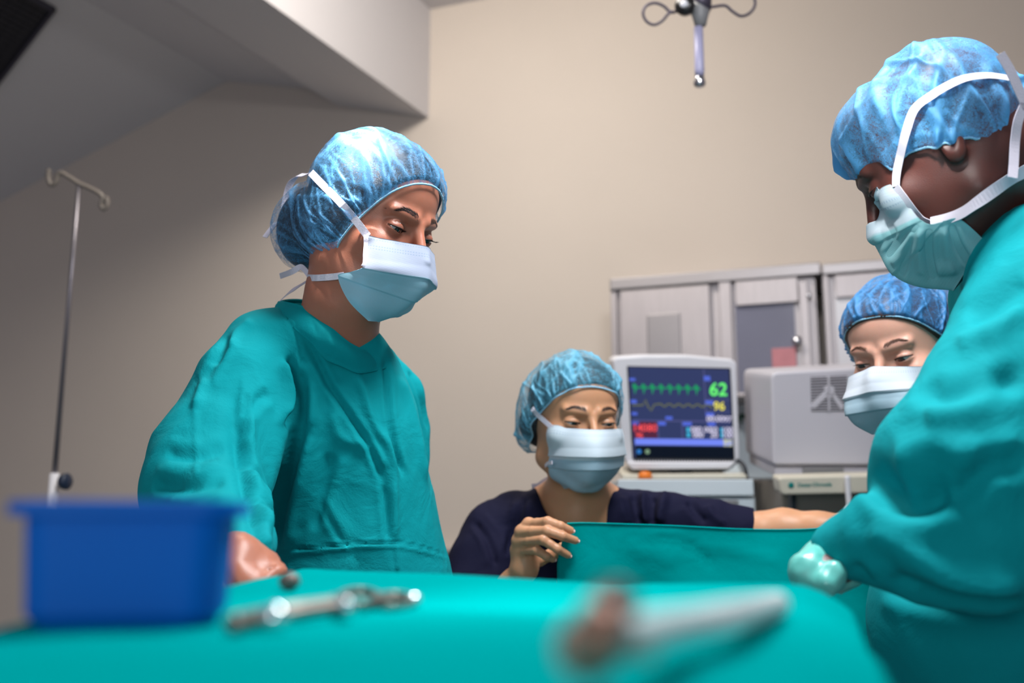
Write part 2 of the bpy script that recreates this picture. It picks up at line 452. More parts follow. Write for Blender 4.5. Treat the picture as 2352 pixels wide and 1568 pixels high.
def folds(me, strokes, back=False):
    """sculpt creases and ridges: each stroke (points px, width px, height m[, kind]); works on the side that faces the room's front"""
    co = get_co(me); no = get_no(me); x, y, d = proj(co)
    view = co-CO; view /= np.linalg.norm(view, axis=1, keepdims=True)
    face = np.clip((-(no*view).sum(1))*3, 0, 1)
    disp = np.zeros(len(co))
    q = np.stack([x, y], -1)
    for st in strokes:
        pts = catmull(st[0], 5); w, h = st[1], st[2]; kind = st[3] if len(st) > 3 else 'ridge'
        lo = pts.min(0)-w*4; hi = pts.max(0)+w*4
        sel = np.where((q[:, 0] > lo[0]) & (q[:, 0] < hi[0]) & (q[:, 1] > lo[1]) & (q[:, 1] < hi[1]))[0]
        if len(sel) == 0: continue
        best = np.full(len(sel), 1e9); sd = np.zeros(len(sel)); tt = np.zeros(len(sel)); qs = q[sel]; N = len(pts)-1
        for i in range(N):
            a, b = pts[i], pts[i+1]; ab = b-a; t = np.clip(((qs-a)@ab)/(ab@ab+1e-9), 0, 1)
            r = qs-a-t[:, None]*ab; dd = np.hypot(r[:, 0], r[:, 1]); side = np.sign(ab[0]*r[:, 1]-ab[1]*r[:, 0])
            m_ = dd < best; best[m_] = dd[m_]; sd[m_] = side[m_]; tt[m_] = (i+t[m_])/N
        end = np.clip(np.minimum(tt, 1-tt)*6+0.12, 0, 1)
        s = best/w*sd
        if kind == 'ridge': pr = np.exp(-s*s)
        elif kind == 'step': pr = -np.tanh(s*1.6)*np.exp(-(s*0.45)**2)      # high on one side, low on the other
        elif kind == 'groove': pr = -np.exp(-s*s)+0.35*np.exp(-((np.abs(s)-2.0)**2))
        disp[sel] += pr*h*end
    co += no*(disp*face)[:, None]
    set_co(me, co)

def relax(me, it=2, f=0.5):
    co = get_co(me); e = np.empty(len(me.edges)*2, np.int32); me.edges.foreach_get('vertices', e); e = e.reshape(-1, 2); n = len(co)
    cnt = np.bincount(e.ravel(), minlength=n)[:, None]
    for _ in range(it):
        s = np.stack([np.bincount(e[:, 0], co[e[:, 1], k], n)+np.bincount(e[:, 1], co[e[:, 0], k], n) for k in range(3)], -1)
        co = co*(1-f)+s/np.maximum(cnt, 1)*f
    set_co(me, co)

def noise_disp(me, amp, scale, seed=0):
    from mathutils import noise as mn
    co = get_co(me); no = get_no(me); rs = np.random.RandomState(seed)
    disp = np.zeros(len(co))
    for k in range(14):
        w = rs.randn(3); w /= np.linalg.norm(w); w[2] *= 0.45
        fr = scale*rs.uniform(0.6, 1.8); ph = rs.uniform(0, 6.28); v2 = rs.randn(3)*scale*0.35
        s = np.sin(co@w*fr+ph+1.6*np.sin(co@v2+rs.uniform(0, 6.28)))
        disp += (1-np.abs(s))**2.2-0.3
    set_co(me, co+no*(disp*amp/3.2)[:, None])

# ------------------------------------------------------------------ the room
M_wall = mat('wall_paint', (208, 197, 186), 0.75, noise=0.03, nscale=3, bump=0.05, bscale=60)
M_ceil = mat('ceiling_paint', (205, 202, 204), 0.8, noise=0.02, nscale=2)
M_floor = mat('vinyl_floor', (120, 135, 140), 0.35, noise=0.1, nscale=6)
M_steel = mat('brushed_steel', (176, 170, 172), 0.48, metal=0.75, noise=0.12, nscale=14, stretch=(8, 8, 0.6), bump=0.1, bscale=60)
M_steel2 = mat('steel_edge', (160, 156, 158), 0.42, metal=0.8)
M_white = mat('white_enamel', (222, 222, 228), 0.4, noise=0.02, nscale=8)
M_cream = mat('cream_plastic', (205, 200, 184), 0.45, noise=0.02)
M_dark = mat('dark_plastic', (24, 26, 34), 0.4)
M_grey = mat('grey_plastic', (130, 130, 132), 0.5, noise=0.04)
M_chrome = mat('chrome', (200, 200, 205), 0.18, metal=1.0)

def wc(px, py, off=0.0):
    q = on_wall(px, py, off)-W0; return q@EW, q[2]
def wbox(name, x0, y0, x1, y1, off0, off1, m, parent=None, bev=0.0):
    """box in the wall's frame whose front face spans the two given corners"""
    a, b = wc(x0, y0, off1), wc(x1, y1, off1)
    return box_in(W0, WAX, (min(a[0], b[0]), off0, min(a[1], b[1])), (max(a[0], b[0]), off1, max(a[1], b[1])), name, m, parent, bev)

zf = -W0[2]
wl = box_in(W0, WAX, (-5.2, -0.15, zf), (3.4, 0.0, 2.6), 'wall_back', M_wall); tag(wl, 'plain beige painted back wall of the operating room', None, None, 'structure')
fl = box_in(np.zeros(3), np.eye(3), (-4.5, -2.2, -0.1), (5.0, 6.2, 0.0), 'floor', M_floor); tag(fl, 'grey vinyl floor of the operating room', None, None, 'structure')

# ceiling: a stepped profile on the back wall run towards the front of the room
prof = [on_wall(-900, 940), on_wall(0, 463), on_wall(520, 187), on_wall(704, 203), on_wall(778, 243), on_wall(985, 270), None, on_wall(1100, 2), on_wall(3400, -620)]
top = on_wall(1000, 20); prof[6] = np.array([prof[5][0], prof[5][1], top[2]])
prof[7] = np.array([*(prof[5]+EW*0.2)[:2], top[2]+0.004]); prof[8] = np.array([*(prof[5]+EW*3.6)[:2], top[2]+0.02])
ex = 4.3
def slab(name, pts, label, up=0.12):
    v = []; n = len(pts)
    for k, s in ((0, -0.1), (0, ex), (1, -0.1), (1, ex)):
        for p in pts: v.append(p + BD*s + np.array([0, 0, up])*k)
    f = []
    for i in range(n-1):
        f += [(i, i+n, i+n+1, i+1), (i+2*n, i+1+2*n, i+1+3*n, i+3*n), (i, i+1, i+1+2*n, i+2*n), (i+n, i+3*n, i+1+3*n, i+1+n)]
    f += [(0, 2*n, 3*n, n), (n-1, 2*n-1, 4*n-1, 3*n-1)]
    me = mesh_from(name, v, f); bm = bmesh.new(); bm.from_mesh(me); bmesh.ops.recalc_face_normals(bm, faces=bm.faces[:]); bm.to_mesh(me); bm.free()
    o = link(name, me, M_ceil, None, False); tag(o, label, None, None, 'structure'); return o
slab('ceiling', prof[:3], 'sloping grey ceiling panel above the drip stand')
slab('ceiling_bulkhead', prof[2:6], 'boxed ceiling beam with a stepped underside', 0.9)
slab('ceiling_upper', prof[6:], 'high flat ceiling right of the boxed beam')
wbox('trim_1', 300, 1249, 1330, 1268, 0.0, 0.045, M_wall)['kind'] = 'structure'
wbox('trim_2', 300, 1272, 1330, 1300, 0.0, 0.03, M_wall)['kind'] = 'structure'

# ceiling air grille, top left
g1 = prof[1]; gn = np.cross(prof[2]-prof[1], BD); gn /= np.linalg.norm(gn)
if gn[2] > 0: gn = -gn
ga = on_plane(128, 16, g1, gn); gb = on_plane(-30, 222, g1, gn)
gx = gb-ga; gl = np.linalg.norm(gx); gx /= gl; gy = BD - gx*(BD@gx); gy /= np.linalg.norm(gy)
if gy@BD < 0: gy = -gy
gax = [gx, BD, gn]
gr = empty('ceiling_vent', ga+gx*0.1+BD*0.15, 'dark louvred air grille set in the sloping ceiling, top left', 'vent')
M_vd = mat('grille_dark', (34, 34, 44), 0.5); M_vf = mat('grille_frame', (58, 56, 70), 0.5)
gw = 0.52
box_in(ga, gax, (0, 0, 0.002), (gl, gw, 0.006), 'backing', M_dark, gr)
for nm, lo, hi in (('frame', (0, 0, 0.002), (gl, 0.014, 0.02)), ('frame', (0, gw-0.014, 0.002), (gl, gw, 0.02)), ('frame', (0, 0, 0.002), (0.014, gw, 0.02)), ('frame', (gl-0.014, 0, 0.002), (gl, gw, 0.02))):
    box_in(ga, gax, lo, hi, nm, M_vf, gr)
ns = 20
for i in range(ns):
    s = 0.018+(gl-0.036)*(i+0.5)/ns
    box_in(ga, gax, (s-0.006, 0.014, 0.006), (s+0.005, gw-0.014, 0.013), 'slat', M_vd, gr)
for i in range(9):
    s = 0.03+(gw-0.06)*(i+0.5)/9
    box_in(ga, gax, (0.014, s-0.002, 0.012), (gl-0.014, s+0.002, 0.014), 'crossbar', M_vd, gr)

# steel wall cabinets
cabo = 0.33
cb = empty('wall_cabinet', on_wall(1640, 905, cabo/2), 'brushed steel wall cabinet with a solid door and a glazed door, behind the monitor', 'cabinet')
wbox('body', 1402, 662, 1884, 905, 0.002, cabo-0.02, M_steel, cb)
wbox('cornice', 1400, 640, 1886, 629, 0.002, cabo+0.012, M_steel2, cb, 0.004)
wbox('side_post', 1402, 662, 1420, 905, cabo-0.02, cabo, M_steel, cb, 0.002)
d1 = wbox('door', 1423, 668, 1638, 903, cabo-0.018, cabo+0.004, M_steel, cb, 0.003)
wbox('door_panel', 1486, 722, 1566, 870, cabo+0.0045, cabo+0.008, M_steel2, d1, 0.003)
# glazed door: four rails round a pane
def frame_door(x0, y0, x1, y1, ix0, iy0, ix1, iy1, par, pane):
    d = wbox('door', x0, y0, ix0, y1, cabo-0.018, cabo+0.006, M_steel, par, 0.002)
    wbox('door_rail', ix1, y0, x1, y1, cabo-0.018, cabo+0.006, M_steel, d, 0.002)
    wbox('door_rail', ix0, y0, ix1, iy0, cabo-0.018, cabo+0.006, M_steel, d, 0.002)
    wbox('door_rail', ix0, iy1, ix1, y1, cabo-0.018, cabo+0.006, M_steel, d, 0.002)
    wbox('door_pane', ix0, iy0, ix1, iy1, cabo-0.012, cabo-0.008, pane, d)
    return d
M_pane = mat('dark_glass', (120, 122, 140), 0.12, metal=0.0, spec=0.9, coat=0.6, noise=0.25, nscale=3)
M_pane2 = mat('frosted_pane', (205, 205, 212), 0.3)
d2 = frame_door(1650, 646, 1868, 905, 1688, 692, 1834, 903, cb, M_pane)
k0 = on_wall(1832, 786, cabo+0.006)
lathe('handle', k0, NW, [(0, 0.006), (0.012, 0.006), (0.014, 0.014), (0.026, 0.016), (0.032, 0.010), (0.033, 0.0)], M_chrome, d2)
lathe('latch', on_wall(1858, 679, cabo+0.006), NW, [(0, 0.008), (0.006, 0.008), (0.008, 0.004)], M_chrome, d2, 14)
wbox('divider', 1872, 640, 1884, 905, cabo-0.018, cabo+0.016, M_steel2, cb, 0.003)
cb2 = empty('wall_cabinet', on_wall(2030, 905, cabo/2), 'steel wall cabinet with a pale pane, right end of the row above the white ventilator', 'cabinet')
wbox('body', 1888, 628, 2420, 905, 0.002, cabo-0.02, M_steel, cb2)
wbox('cornice', 1887, 606, 2420, 590, 0.002, cabo+0.012, M_steel2, cb2, 0.004)
frame_door(1890, 632, 2160, 905, 1917, 668, 2140, 900, cb2, M_pane2)
# red pouch seen through the glazed door
rp = wbox('red_pouch', 1772, 800, 1832, 872, cabo-0.0075, cabo-0.002, mat('red_print', (192, 122, 130), 0.5, noise=0.15, nscale=25), None, 0.002)
tag(rp, 'blurred red and pink pouch held against the glass of the steel cabinet', 'pouch')

# white service panel with two green gas outlets
sp = empty('gas_outlet_panel', on_wall(1740, 1095, 0.05), 'white wall panel with two green gas outlets below the steel cabinet', 'panel')
wbox('panel', 1660, 908, 1790, 1098, 0.002, 0.09, mat('panel_white', (206, 218, 224), 0.45, noise=0.02), sp, 0.004)
M_green = mat('outlet_green', (16, 92, 70), 0.4)
for px in (1706, 1763):
    w_ = lathe('outlet', on_wall(px, 961, 0.09), NW, [(0, 0.017), (0.010, 0.017), (0.012, 0.013), (0.020, 0.012), (0.022, 0.006)], M_green, sp, 18)
    lathe('outlet_socket', on_wall(px+3, 964, 0.112), NW, [(0, 0.005), (0.008, 0.005), (0.009, 0.003)], M_dark, w_, 12)
hp = [on_wall(1706, 961, 0.115), on_wall(1722, 1000, 0.13), on_wall(1738, 1032, 0.13), on_wall(1755, 1000, 0.13), on_wall(1763, 964, 0.115)]
tube('air_hose', catmull(hp, 8), 0.006, mat('hose_white', (198, 208, 216), 0.5), sp)

# ------------------------------------------------------------------ patient monitor
MD = 2.55
def Q4(px, py, d=MD): return P(px, py, d)
def quad_prism(name, pts, d0, d1, m, parent, bev=0.0, roundc=0):
    """solid with outline pts (px) between depths d0 (front) and d1"""
    bm = bmesh.new()
    f_ = [bm.verts.new(Vector(P(x, y, d0))) for x, y in pts]
    # keep real size constant through the depth: the back is the front moved along the view axis
    b_ = [bm.verts.new(Vector(P(x, y, d0)+CF*(d1-d0))) for x, y in pts]
    n = len(pts); bm.faces.new(f_); bm.faces.new(b_[::-1])
    for i in range(n): bm.faces.new((f_[i], b_[i], b_[(i+1) % n], f_[(i+1) % n]))
    bmesh.ops.recalc_face_normals(bm, faces=bm.faces[:])
    if bev: bmesh.ops.bevel(bm, geom=bm.edges[:], offset=bev, segments=2, profile=0.5, affect='EDGES')
    me = bpy.data.meshes.new(name); bm.to_mesh(me); bm.free()
    return link(name, me, m, parent, smooth=False)
mo = empty('patient_monitor', P(1565, 1075, MD+0.05), 'white patient monitor showing green and yellow traces, between the two nurses', 'monitor')
hous = [(1408, 826), (1416, 819), (1480, 815), (1580, 815), (1680, 824), (1692, 832), (1699, 1050), (1694, 1060), (1440, 1060), (1433, 1052)]
quad_prism('housing', hous, MD, MD+0.12, M_white, mo, 0.006)
quad_prism('screen_surround', [(1440, 840), (1678, 845), (1688, 1056), (1453, 1054)], MD-0.003, MD, M_dark, mo, 0.0008)
sc4 = [np.array(q, float) for q in ((1444, 843), (1674, 848), (1684, 1052), (1456, 1050))]
def SP(u, v, lift=0.0035):
    a = sc4[0]*(1-u)+sc4[1]*u; b = sc4[3]*(1-u)+sc4[2]*u; q = a*(1-v)+b*v
    return P(q[0], q[1], MD-lift)
def glow(name, rgb, s=1.0): return mat(name, tuple(v*0.2 for v in rgb), 0.3, emit=rgb, estr=s, spec=0.2)
G_bg = glow('screen_blue', (52, 62, 105), 0.9); G_bl = glow('screen_black', (12, 20, 36), 0.8)
def spatch(name, u0, v0, u1, v1, m, par, lift=0.0045, th=0.0007):
    c = [SP(u0, v0, lift), SP(u1, v0, lift), SP(u1, v1, lift), SP(u0, v1, lift)]
    v = c + [q+CF*th for q in c]
    return link(name, mesh_from(name, v, [(3, 2, 1, 0), (4, 5, 6, 7), (0, 1, 5, 4), (1, 2, 6, 5), (2, 3, 7, 6), (3, 0, 4, 7)]), m, par, False)
scr = spatch('screen', 0, 0, 1, 1, G_bg, mo, 0.0042)
def sub(*a, **k): return spatch(*a, scr, 0.0052, **k)
sub('menu_strip', 0.02, 0.79, 1.0, 0.86, glow('strip_blue', (110, 130, 235), 1.1))
sub('lower_bar', 0.02, 0.872, 1.0, 1.0, G_bl)
G_div = glow('divider_lilac', (95, 95, 150), 0.9)
for a in ((0.745, 0.0, 0.752, 0.60), (0.0, 0.585, 1.0, 0.595), (0.255, 0.60, 0.262, 0.79), (0.50, 0.60, 0.507, 0.79), (0.745, 0.34, 1.0, 0.346), (0.745, 0.475, 1.0, 0.48)):
    sub('divider', *a, G_div)
for a in ((0.745, 0.08, 0.81, 0.135), (0.745, 0.355, 0.83, 0.40), (0.745, 0.49, 0.83, 0.535), (0.0, 0.60, 0.07, 0.64), (0.265, 0.60, 0.34, 0.64), (0.51, 0.60, 0.60, 0.64), (0.76, 0.60, 0.84, 0.64), (0.34, 0.54, 0.41, 0.575), (0.0, 0.12, 0.06, 0.15), (0.0, 0.36, 0.06, 0.40), (0.0, 0.50, 0.06, 0.53)):
    sub('heading_tag', *a, glow('tag_blue', (82, 105, 215), 1.0))
sub('red_panel', 0.01, 0.60, 0.25, 0.785, glow('panel_red', (88, 40, 66), 0.9))
rs = np.random.RandomState(3)
def strip(name, uv, w, m):
    pts = [SP(u, v, 0.0056) for u, v in uv]
    return ribbon(name, pts, w, m, scr, wdir=CU, thick=0.0002)
uu = []; x = 0.03
while x < 0.73:
    uu += [(x, 0.225), (x+0.012, 0.18), (x+0.02, 0.29), (x+0.03, 0.19), (x+0.04, 0.235), (x+0.06, 0.222)]; x += 0.088
strip('heart_trace', uu, 0.0042, glow('trace_green', (28, 150, 96), 1.0))
uu = [(0.01, 0.42), (0.12, 0.42), (0.15, 0.36), (0.17, 0.43), (0.20, 0.48), (0.235, 0.41)]; x = 0.25
while x < 0.73: uu += [(x+0.02, 0.405), (x+0.05, 0.40), (x+0.075, 0.425), (x+0.095, 0.43)]; x += 0.095
strip('breath_trace', uu, 0.0030, glow('trace_yellow', (118, 122, 70), 0.9))
def stext(name, s, u, v, size, m, par=None, bold=0.0006):
    cu = bpy.data.curves.new(name, 'FONT'); cu.body = s; cu.size = 1.0; cu.extrude = 0.0; cu.align_x = 'CENTER'; cu.align_y = 'CENTER'; cu.offset = 0.02
    t = bpy.data.objects.new(name, cu); COL.objects.link(t); bpy.context.view_layer.update()
    dg = bpy.context.evaluated_depsgraph_get(); me = bpy.data.meshes.new_from_object(t.evaluated_get(dg)); bpy.data.objects.remove(t)
    e1 = SP(u+0.05, v)-SP(u-0.05, v); e1 /= np.linalg.norm(e1); e2 = np.cross(e1, CF); e2 *= 1 if e2@CU > 0 else -1
    o = SP(u, v, 0.0058); c = get_co(me)
    set_co(me, o + c[:, :1]*size*e1 + c[:, 1:2]*size*e2)
    return link(name, me, m, scr, False)
Gg = glow('digit_green', (100, 235, 110), 1.2); Gy = glow('digit_yellow', (225, 215, 90), 1.1); Gw = glow('digit_white', (215, 210, 235), 1.0)
Gr = glow('digit_red', (240, 80, 85), 1.1); Gc = glow('digit_cyan', (60, 175, 215), 1.0)
stext('heart_rate_reading', '62', 0.885, 0.235, 0.046, Gg, bold=0.0015)
stext('saturation_reading', '96', 0.885, 0.42, 0.030, Gy, bold=0.0014)
stext('white_reading', '00:00', 0.84, 0.56, 0.020, Gw, bold=0.001); stext('white_reading', '97', 0.965, 0.565, 0.020, Gw, bold=0.001)
stext('red_reading', '140', 0.075, 0.675, 0.025, Gr, bold=0.0014); stext('red_reading', '80', 0.20, 0.675, 0.025, Gr, bold=0.0014); stext('red_reading', '96', 0.07, 0.755, 0.018, Gr, bold=0.001)
for yy in (0.685, 0.745):
    sub('cyan_mark', 0.545, yy-0.024, 0.58, yy+0.024, Gc); sub('cyan_mark', 0.885, yy-0.024, 0.91, yy+0.024, Gc)
    stext('white_reading', '080 00' if yy < 0.7 else '080', 0.69 if yy < 0.7 else 0.66, yy, 0.019, Gw, bold=0.0012); stext('white_reading', '20', 0.82, yy, 0.019, Gw, bold=0.0012); stext('white_reading', '100', 0.955, yy, 0.019, Gw, bold=0.0012)
for u_, nm, c_ in ((0.055, 'indicator', glow('dot_blue', (45, 120, 200), 1.0)), (0.14, 'indicator', glow('dot_green', (130, 160, 130), 0.9))):
    q = SP(u_, 0.935, 0.0054); lathe(nm, q, -CF, [(0, 0.006), (0.0006, 0.006), (0.0008, 0.004)], c_, scr, 18)
sub('menu_key', 0.91, 0.79, 1.0, 0.865, glow('key_yellow', (215, 215, 140), 1.0))
for i in range(34):
    x = 1458+i*6.7; quad_prism('vent_tooth', [(x, 1053), (x+3, 1053), (x+3, 1059), (x, 1059)], MD-0.004, MD-0.0005, M_dark, mo)
quad_prism('base_ledge', [(1440, 1061), (1690, 1061), (1674, 1076), (1452, 1078)], MD-0.02, MD+0.12, M_white, mo, 0.003)
quad_prism('neck', [(1490, 1077), (1652, 1077), (1640, 1091), (1500, 1091)], MD+0.02, MD+0.10, M_grey, mo, 0.002)
quad_prism('swivel', [(1540, 1079), (1590, 1079), (1590, 1092), (1540, 1092)], MD-0.01, MD+0.02, M_dark, mo, 0.002)
quad_prism('foot', [(1430, 1091), (1716, 1089), (1716, 1098), (1430, 1100)], MD-0.04, MD+0.14, M_cream, mo, 0.002)
quad_prism('side_wedge', [(1655, 1089), (1700, 1064), (1712, 1090)], MD-0.01, MD+0.05, mat('wedge_white', (214, 222, 226), 0.4), mo, 0.001)
tag(tube('monitor_cable', catmull([P(1694, 1057, MD-0.01), P(1705, 1064, MD-0.03), P(1712, 1078, MD-0.04), P(1716, 1098, MD-0.03)], 8), 0.0045, M_dark), 'dark cable curving down from the right side of the monitor', 'cable')
kn = lathe('orange_knob', P(1482, 1099, MD-0.05), [0, 0, 1], [(0, 0.017), (0.012, 0.017), (0.018, 0.010), (0.019, 0.0)], mat('orange_plastic', (226, 120, 30), 0.4))
tag(kn, 'orange round knob on the cart below the monitor', 'knob')

# equipment cart under the monitor
CD = 2.46
M_cart = mat('cart_white', (200, 212, 220), 0.4, noise=0.02)
ct = empty('equipment_cart', P(1580, 1200, CD+0.2)*np.array([1, 1, 0]), 'white equipment cart with drawers carrying the patient monitor', 'cart')
c0, c1 = P(1423, 1101, CD), P(1724, 1101, CD); cw = c1[0]-c0[0]
def cbox(nm, x0, x1, z0, z1, y0, y1, m, par=ct, bev=0.003):
    return box_in(np.array([c0[0], c0[1], 0]), np.eye(3), (x0, y0, z0), (x1, y1, z1), nm, m, par, bev)
zt = c0[2]
cbox('worktop', -0.005, cw+0.005, zt-0.040, zt, -0.01, 0.34, M_cart)
cbox('carcass', 0.0, cw+0.012, 0.10, zt-0.042, 0.012, 0.33, M_cart)
zz = zt-0.048
for i in range(4):
    h = 0.17; dr = cbox('drawer', 0.004, cw+0.006, zz-h, zz, 0.0, 0.02, M_cart)
    cbox('drawer_grip', cw*0.55, cw*0.9, zz-0.012, zz-0.002, -0.004, 0.0, M_grey, dr, 0.001); zz -= h+0.008
for x in (0.03, cw-0.02):
    for y in (0.04, 0.29):
        lathe('castor', np.array([c0[0]+x-0.012, c0[1]+y, 0.05]), [1, 0, 0], [(0, 0.045), (0.006, 0.05), (0.018, 0.05), (0.024, 0.045)], M_dark, ct, 18)
        tube('castor_stem', [(c0[0]+x, c0[1]+y, 0.05), (c0[0]+x, c0[1]+y, 0.12)], 0.012, M_grey, ct)

# ventilator: pale box with louvre, on its own stand, and the lettered rail in front
VD = 2.35
ve = empty('ventilator', P(1900, 1100, VD+0.12)*np.array([1, 1, 0]), 'pale grey ventilator cabinet with a square louvre, right of the monitor', 'ventilator')
M_vent = mat('vent_shell', (196, 194, 202), 0.45, noise=0.02, nscale=5)
quad_prism('shell', [(1771, 866), (1774, 858), (1782, 854), (2085, 838), (2085, 1068), (1779, 1068), (1776, 1062)], VD, VD+0.28, M_vent, ve, 0.006)
quad_prism('plinth', [(1779, 1069), (2085, 1069), (2085, 1094), (1782, 1094)], VD+0.012, VD+0.27, M_vent, ve, 0.003)
quad_prism('gap_shade', [(1845, 1073), (1938, 1073), (1938, 1090), (1845, 1090)], VD+0.004, VD+0.013, M_grey, ve, 0.001)  # raised plate, its darker grey stands in for the shade of a gap
quad_prism('louvre_back', [(1862, 866), (1946, 862), (1947, 944), (1864, 944)], VD-0.002, VD+0.001, mat('louvre_dark', (52, 48, 58), 0.6), ve, 0.0004)
for i in range(12):
    t = (i+0.5)/12; y0 = 866+(944-866)*t-1.2; y1 = y0+2.4
    quad_prism('slat', [(1862+2*t, y0), (1946+t, y0-4*(1-t)), (1946+t, y1-4*(1-t)), (1862+2*t, y1)], VD-0.0045, VD-0.001, M_vent, ve)
for pts in ([(1902, 864), (1906, 864), (1907, 944), (1903, 944)], [(1893, 891), (1905, 882), (1917, 891), (1917, 912), (1900, 914)], [(1895, 898), (1906, 904), (1872, 938), (1864, 936), (1864, 928)], [(1908, 906), (1915, 900), (1940, 934), (1932, 941)]):
    quad_prism('grille_rib', pts, VD-0.0065, VD-0.001, M_vent, ve, 0.0006)
box_in(np.array([P(1800, 1100, VD)[0], P(1800, 1100, VD)[1]+0.03, 0]), np.eye(3), (0, 0, 0.08), (0.30, 0.24, P(1800, 1096, VD)[2]), 'stand', mat('stand_grey', (128, 124, 118), 0.5), ve, 0.004)
lathe('control_knob', P(1951, 1160, VD-0.09), [0, 0, -1], [(0, 0.006), (0.006, 0.011), (0.022, 0.013), (0.030, 0.012), (0.032, 0.0)], M_white, ve, 18)
tube('tube', catmull([P(1946, 1092, VD-0.09), P(1948, 1130, VD-0.09), P(1951, 1166, VD-0.09)], 6), 0.0062, M_white, ve)
ra = empty('equipment_rail', P(1890, 1115, VD-0.05), 'cream equipment rail with teal lettering in front of the ventilator', 'rail')
quad_prism('bar', [(1788, 1100), (1793, 1096), (2030, 1090), (2030, 1131), (1800, 1136), (1794, 1130)], VD-0.07, VD-0.01, M_cream, ra, 0.004)
quad_prism('bracket', [(1818, 1137), (1829, 1137), (1829, 1190), (1818, 1190)], VD-0.05, VD-0.02, M_dark, ra, 0.001)
quad_prism('bracket', [(2000, 1133), (2010, 1133), (2010, 1190), (2000, 1190)], VD-0.05, VD-0.02, M_dark, ra, 0.001)
quad_prism('rear_board', [(1720, 1105), (2060, 1105), (2060, 1330), (1720, 1330)], VD+0.30, VD+0.33, mat('board_grey', (150, 146, 140), 0.6), ra, 0.002)
M_teal_ink = mat('teal_ink', (0, 122, 118), 0.5)
def flat_text(name, s, o, e1, e2, size, m, par, bold=0.0):
    cu = bpy.data.curves.new(name, 'FONT'); cu.body = s; cu.size = 1.0; cu.extrude = 0.004; cu.align_y = 'CENTER'; cu.offset = bold
    t = bpy.data.objects.new(name, cu); COL.objects.link(t); bpy.context.view_layer.update()
    dg = bpy.context.evaluated_depsgraph_get(); me = bpy.data.meshes.new_from_object(t.evaluated_get(dg)); bpy.data.objects.remove(t)
    c = get_co(me); n = np.cross(e1, e2); set_co(me, o + c[:, :1]*size*e1 + c[:, 1:2]*size*e2 + c[:, 2:3]*size*n)
    return link(name, me, m, par, False)
e1 = P(1990, 1110, VD)-P(1790, 1115, VD); e1 /= np.linalg.norm(e1); e2 = np.cross(CF*-1, e1)
flat_text('lettering', 'Datex·Ohmeda', P(1832, 1114, VD-0.0712), e1, e2, 0.0125, M_teal_ink, ra, 0.02)
lathe('emblem', P(1817, 1114, VD-0.0702), -CF, [(0, 0.0068), (0.0012, 0.0068), (0.0014, 0.005)], M_teal_ink, ra, 20)

# ------------------------------------------------------------------ ceiling-hung infusion carrier, top centre
HD = 2.3
hg = empty('infusion_hanger', P(1600, 20, HD), 'steel infusion hanger with wire loops and a grip, hanging from the ceiling', 'hanger')
M_wire = mat('wire_steel', (84, 78, 92), 0.45, metal=0.5)
lathe('pole', P(1612, 24, HD), P(1612, -330, HD)-P(1612, 24, HD), [(0, 0.021), (0.03, 0.023), (0.04, 0.016), (1.0, 0.016)], M_wire, hg)
lathe('hub', P(1608, 26, HD), [0, 0, -1], [(-0.03, 0.02), (0, 0.0225), (0.015, 0.018), (0.035, 0.013), (0.038, 0.0)], M_grey, hg)
hl = P(1604, 62, HD)
lathe('grip', hl, P(1607, 175, HD)-hl, [(0, 0.0105), (0.10, 0.0112), (0.112, 0.0105)], mat('grip_white', (170, 168, 200), 0.35), hg)
lathe('grip_tip', P(1606.5, 174, HD), P(1607, 204, HD)-P(1606.5, 174, HD), [(0, 0.0095), (0.006, 0.0115), (0.018, 0.0145), (0.025, 0.012), (0.028, 0.004)], M_chrome, hg)
kk = P(1573, 13, HD-0.02); kd = np.array([-0.35, -0.93, -0.1])
kb = lathe('knob', kk-kd*0.02, kd, [(0, 0.012), (0.008, 0.021), (0.024, 0.023), (0.03, 0.019), (0.031, 0.0)], mat('knob_black', (26, 24, 24), 0.3), hg)
lathe('knob_cap', kk+kd*0.0105, kd, [(0, 0.0095), (0.003, 0.0085), (0.0045, 0.0)], M_white, kb)
wl1 = catmull([P(1600, 28, HD), P(1560, 26, HD), P(1541, 28, HD), P(1524, 14, HD), P(1504, 7, HD), P(1484, 14, HD), P(1477, 32, HD), P(1486, 50, HD), P(1503, 57, HD), P(1521, 48, HD), P(1534, 33, HD-0.004), P(1545, 26, HD-0.004)], 8)
tube('hook', wl1, 0.0034, M_wire, hg, 8)
wl2 = catmull([P(1608, 18, HD), P(1635, 16, HD), P(1665, 13, HD), P(1682, 26, HD), P(1702, 37, HD), P(1722, 30, HD), P(1734, 12, HD), P(1730, -8, HD), P(1712, -16, HD)], 8)
tube('hook', wl2, 0.0034, M_wire, hg, 8)

# drip stand, left
ID = 2.75
iv = empty('drip_stand', P(120, 1300, ID)*np.array([1, 1, 0]), 'thin metal drip stand with a hooked crossbar, left by the wall', 'drip stand')
M_ivm = mat('stand_metal', (132, 128, 134), 0.35, metal=0.75); M_ivb = mat('stand_bar', (120, 112, 104), 0.5)
tp = P(181, 425, ID); bp_ = P(125, 1095, ID); bp_ = np.array([tp[0], tp[1], bp_[2]])
bx = P(125, 1095, ID); bx = np.array([*bx[:2], bx[2]])
tube('pole', [bx, bx*0.4+tp*0.6, tp], [0.0078, 0.0062, 0.006], M_ivm, iv, 12)
tube('lower_pole', [np.array([bx[0], bx[1], 0.06]), bx+np.array([0, 0, 0.01])], 0.013, M_white, iv, 14)
lathe('clamp_knob', P(136, 1106, ID-0.01), [1, -0.35, 0], [(0, 0.006), (0.012, 0.006), (0.013, 0.021), (0.026, 0.023), (0.032, 0.017), (0.033, 0)], mat('knob_navy', (22, 38, 62), 0.4), iv, 20)
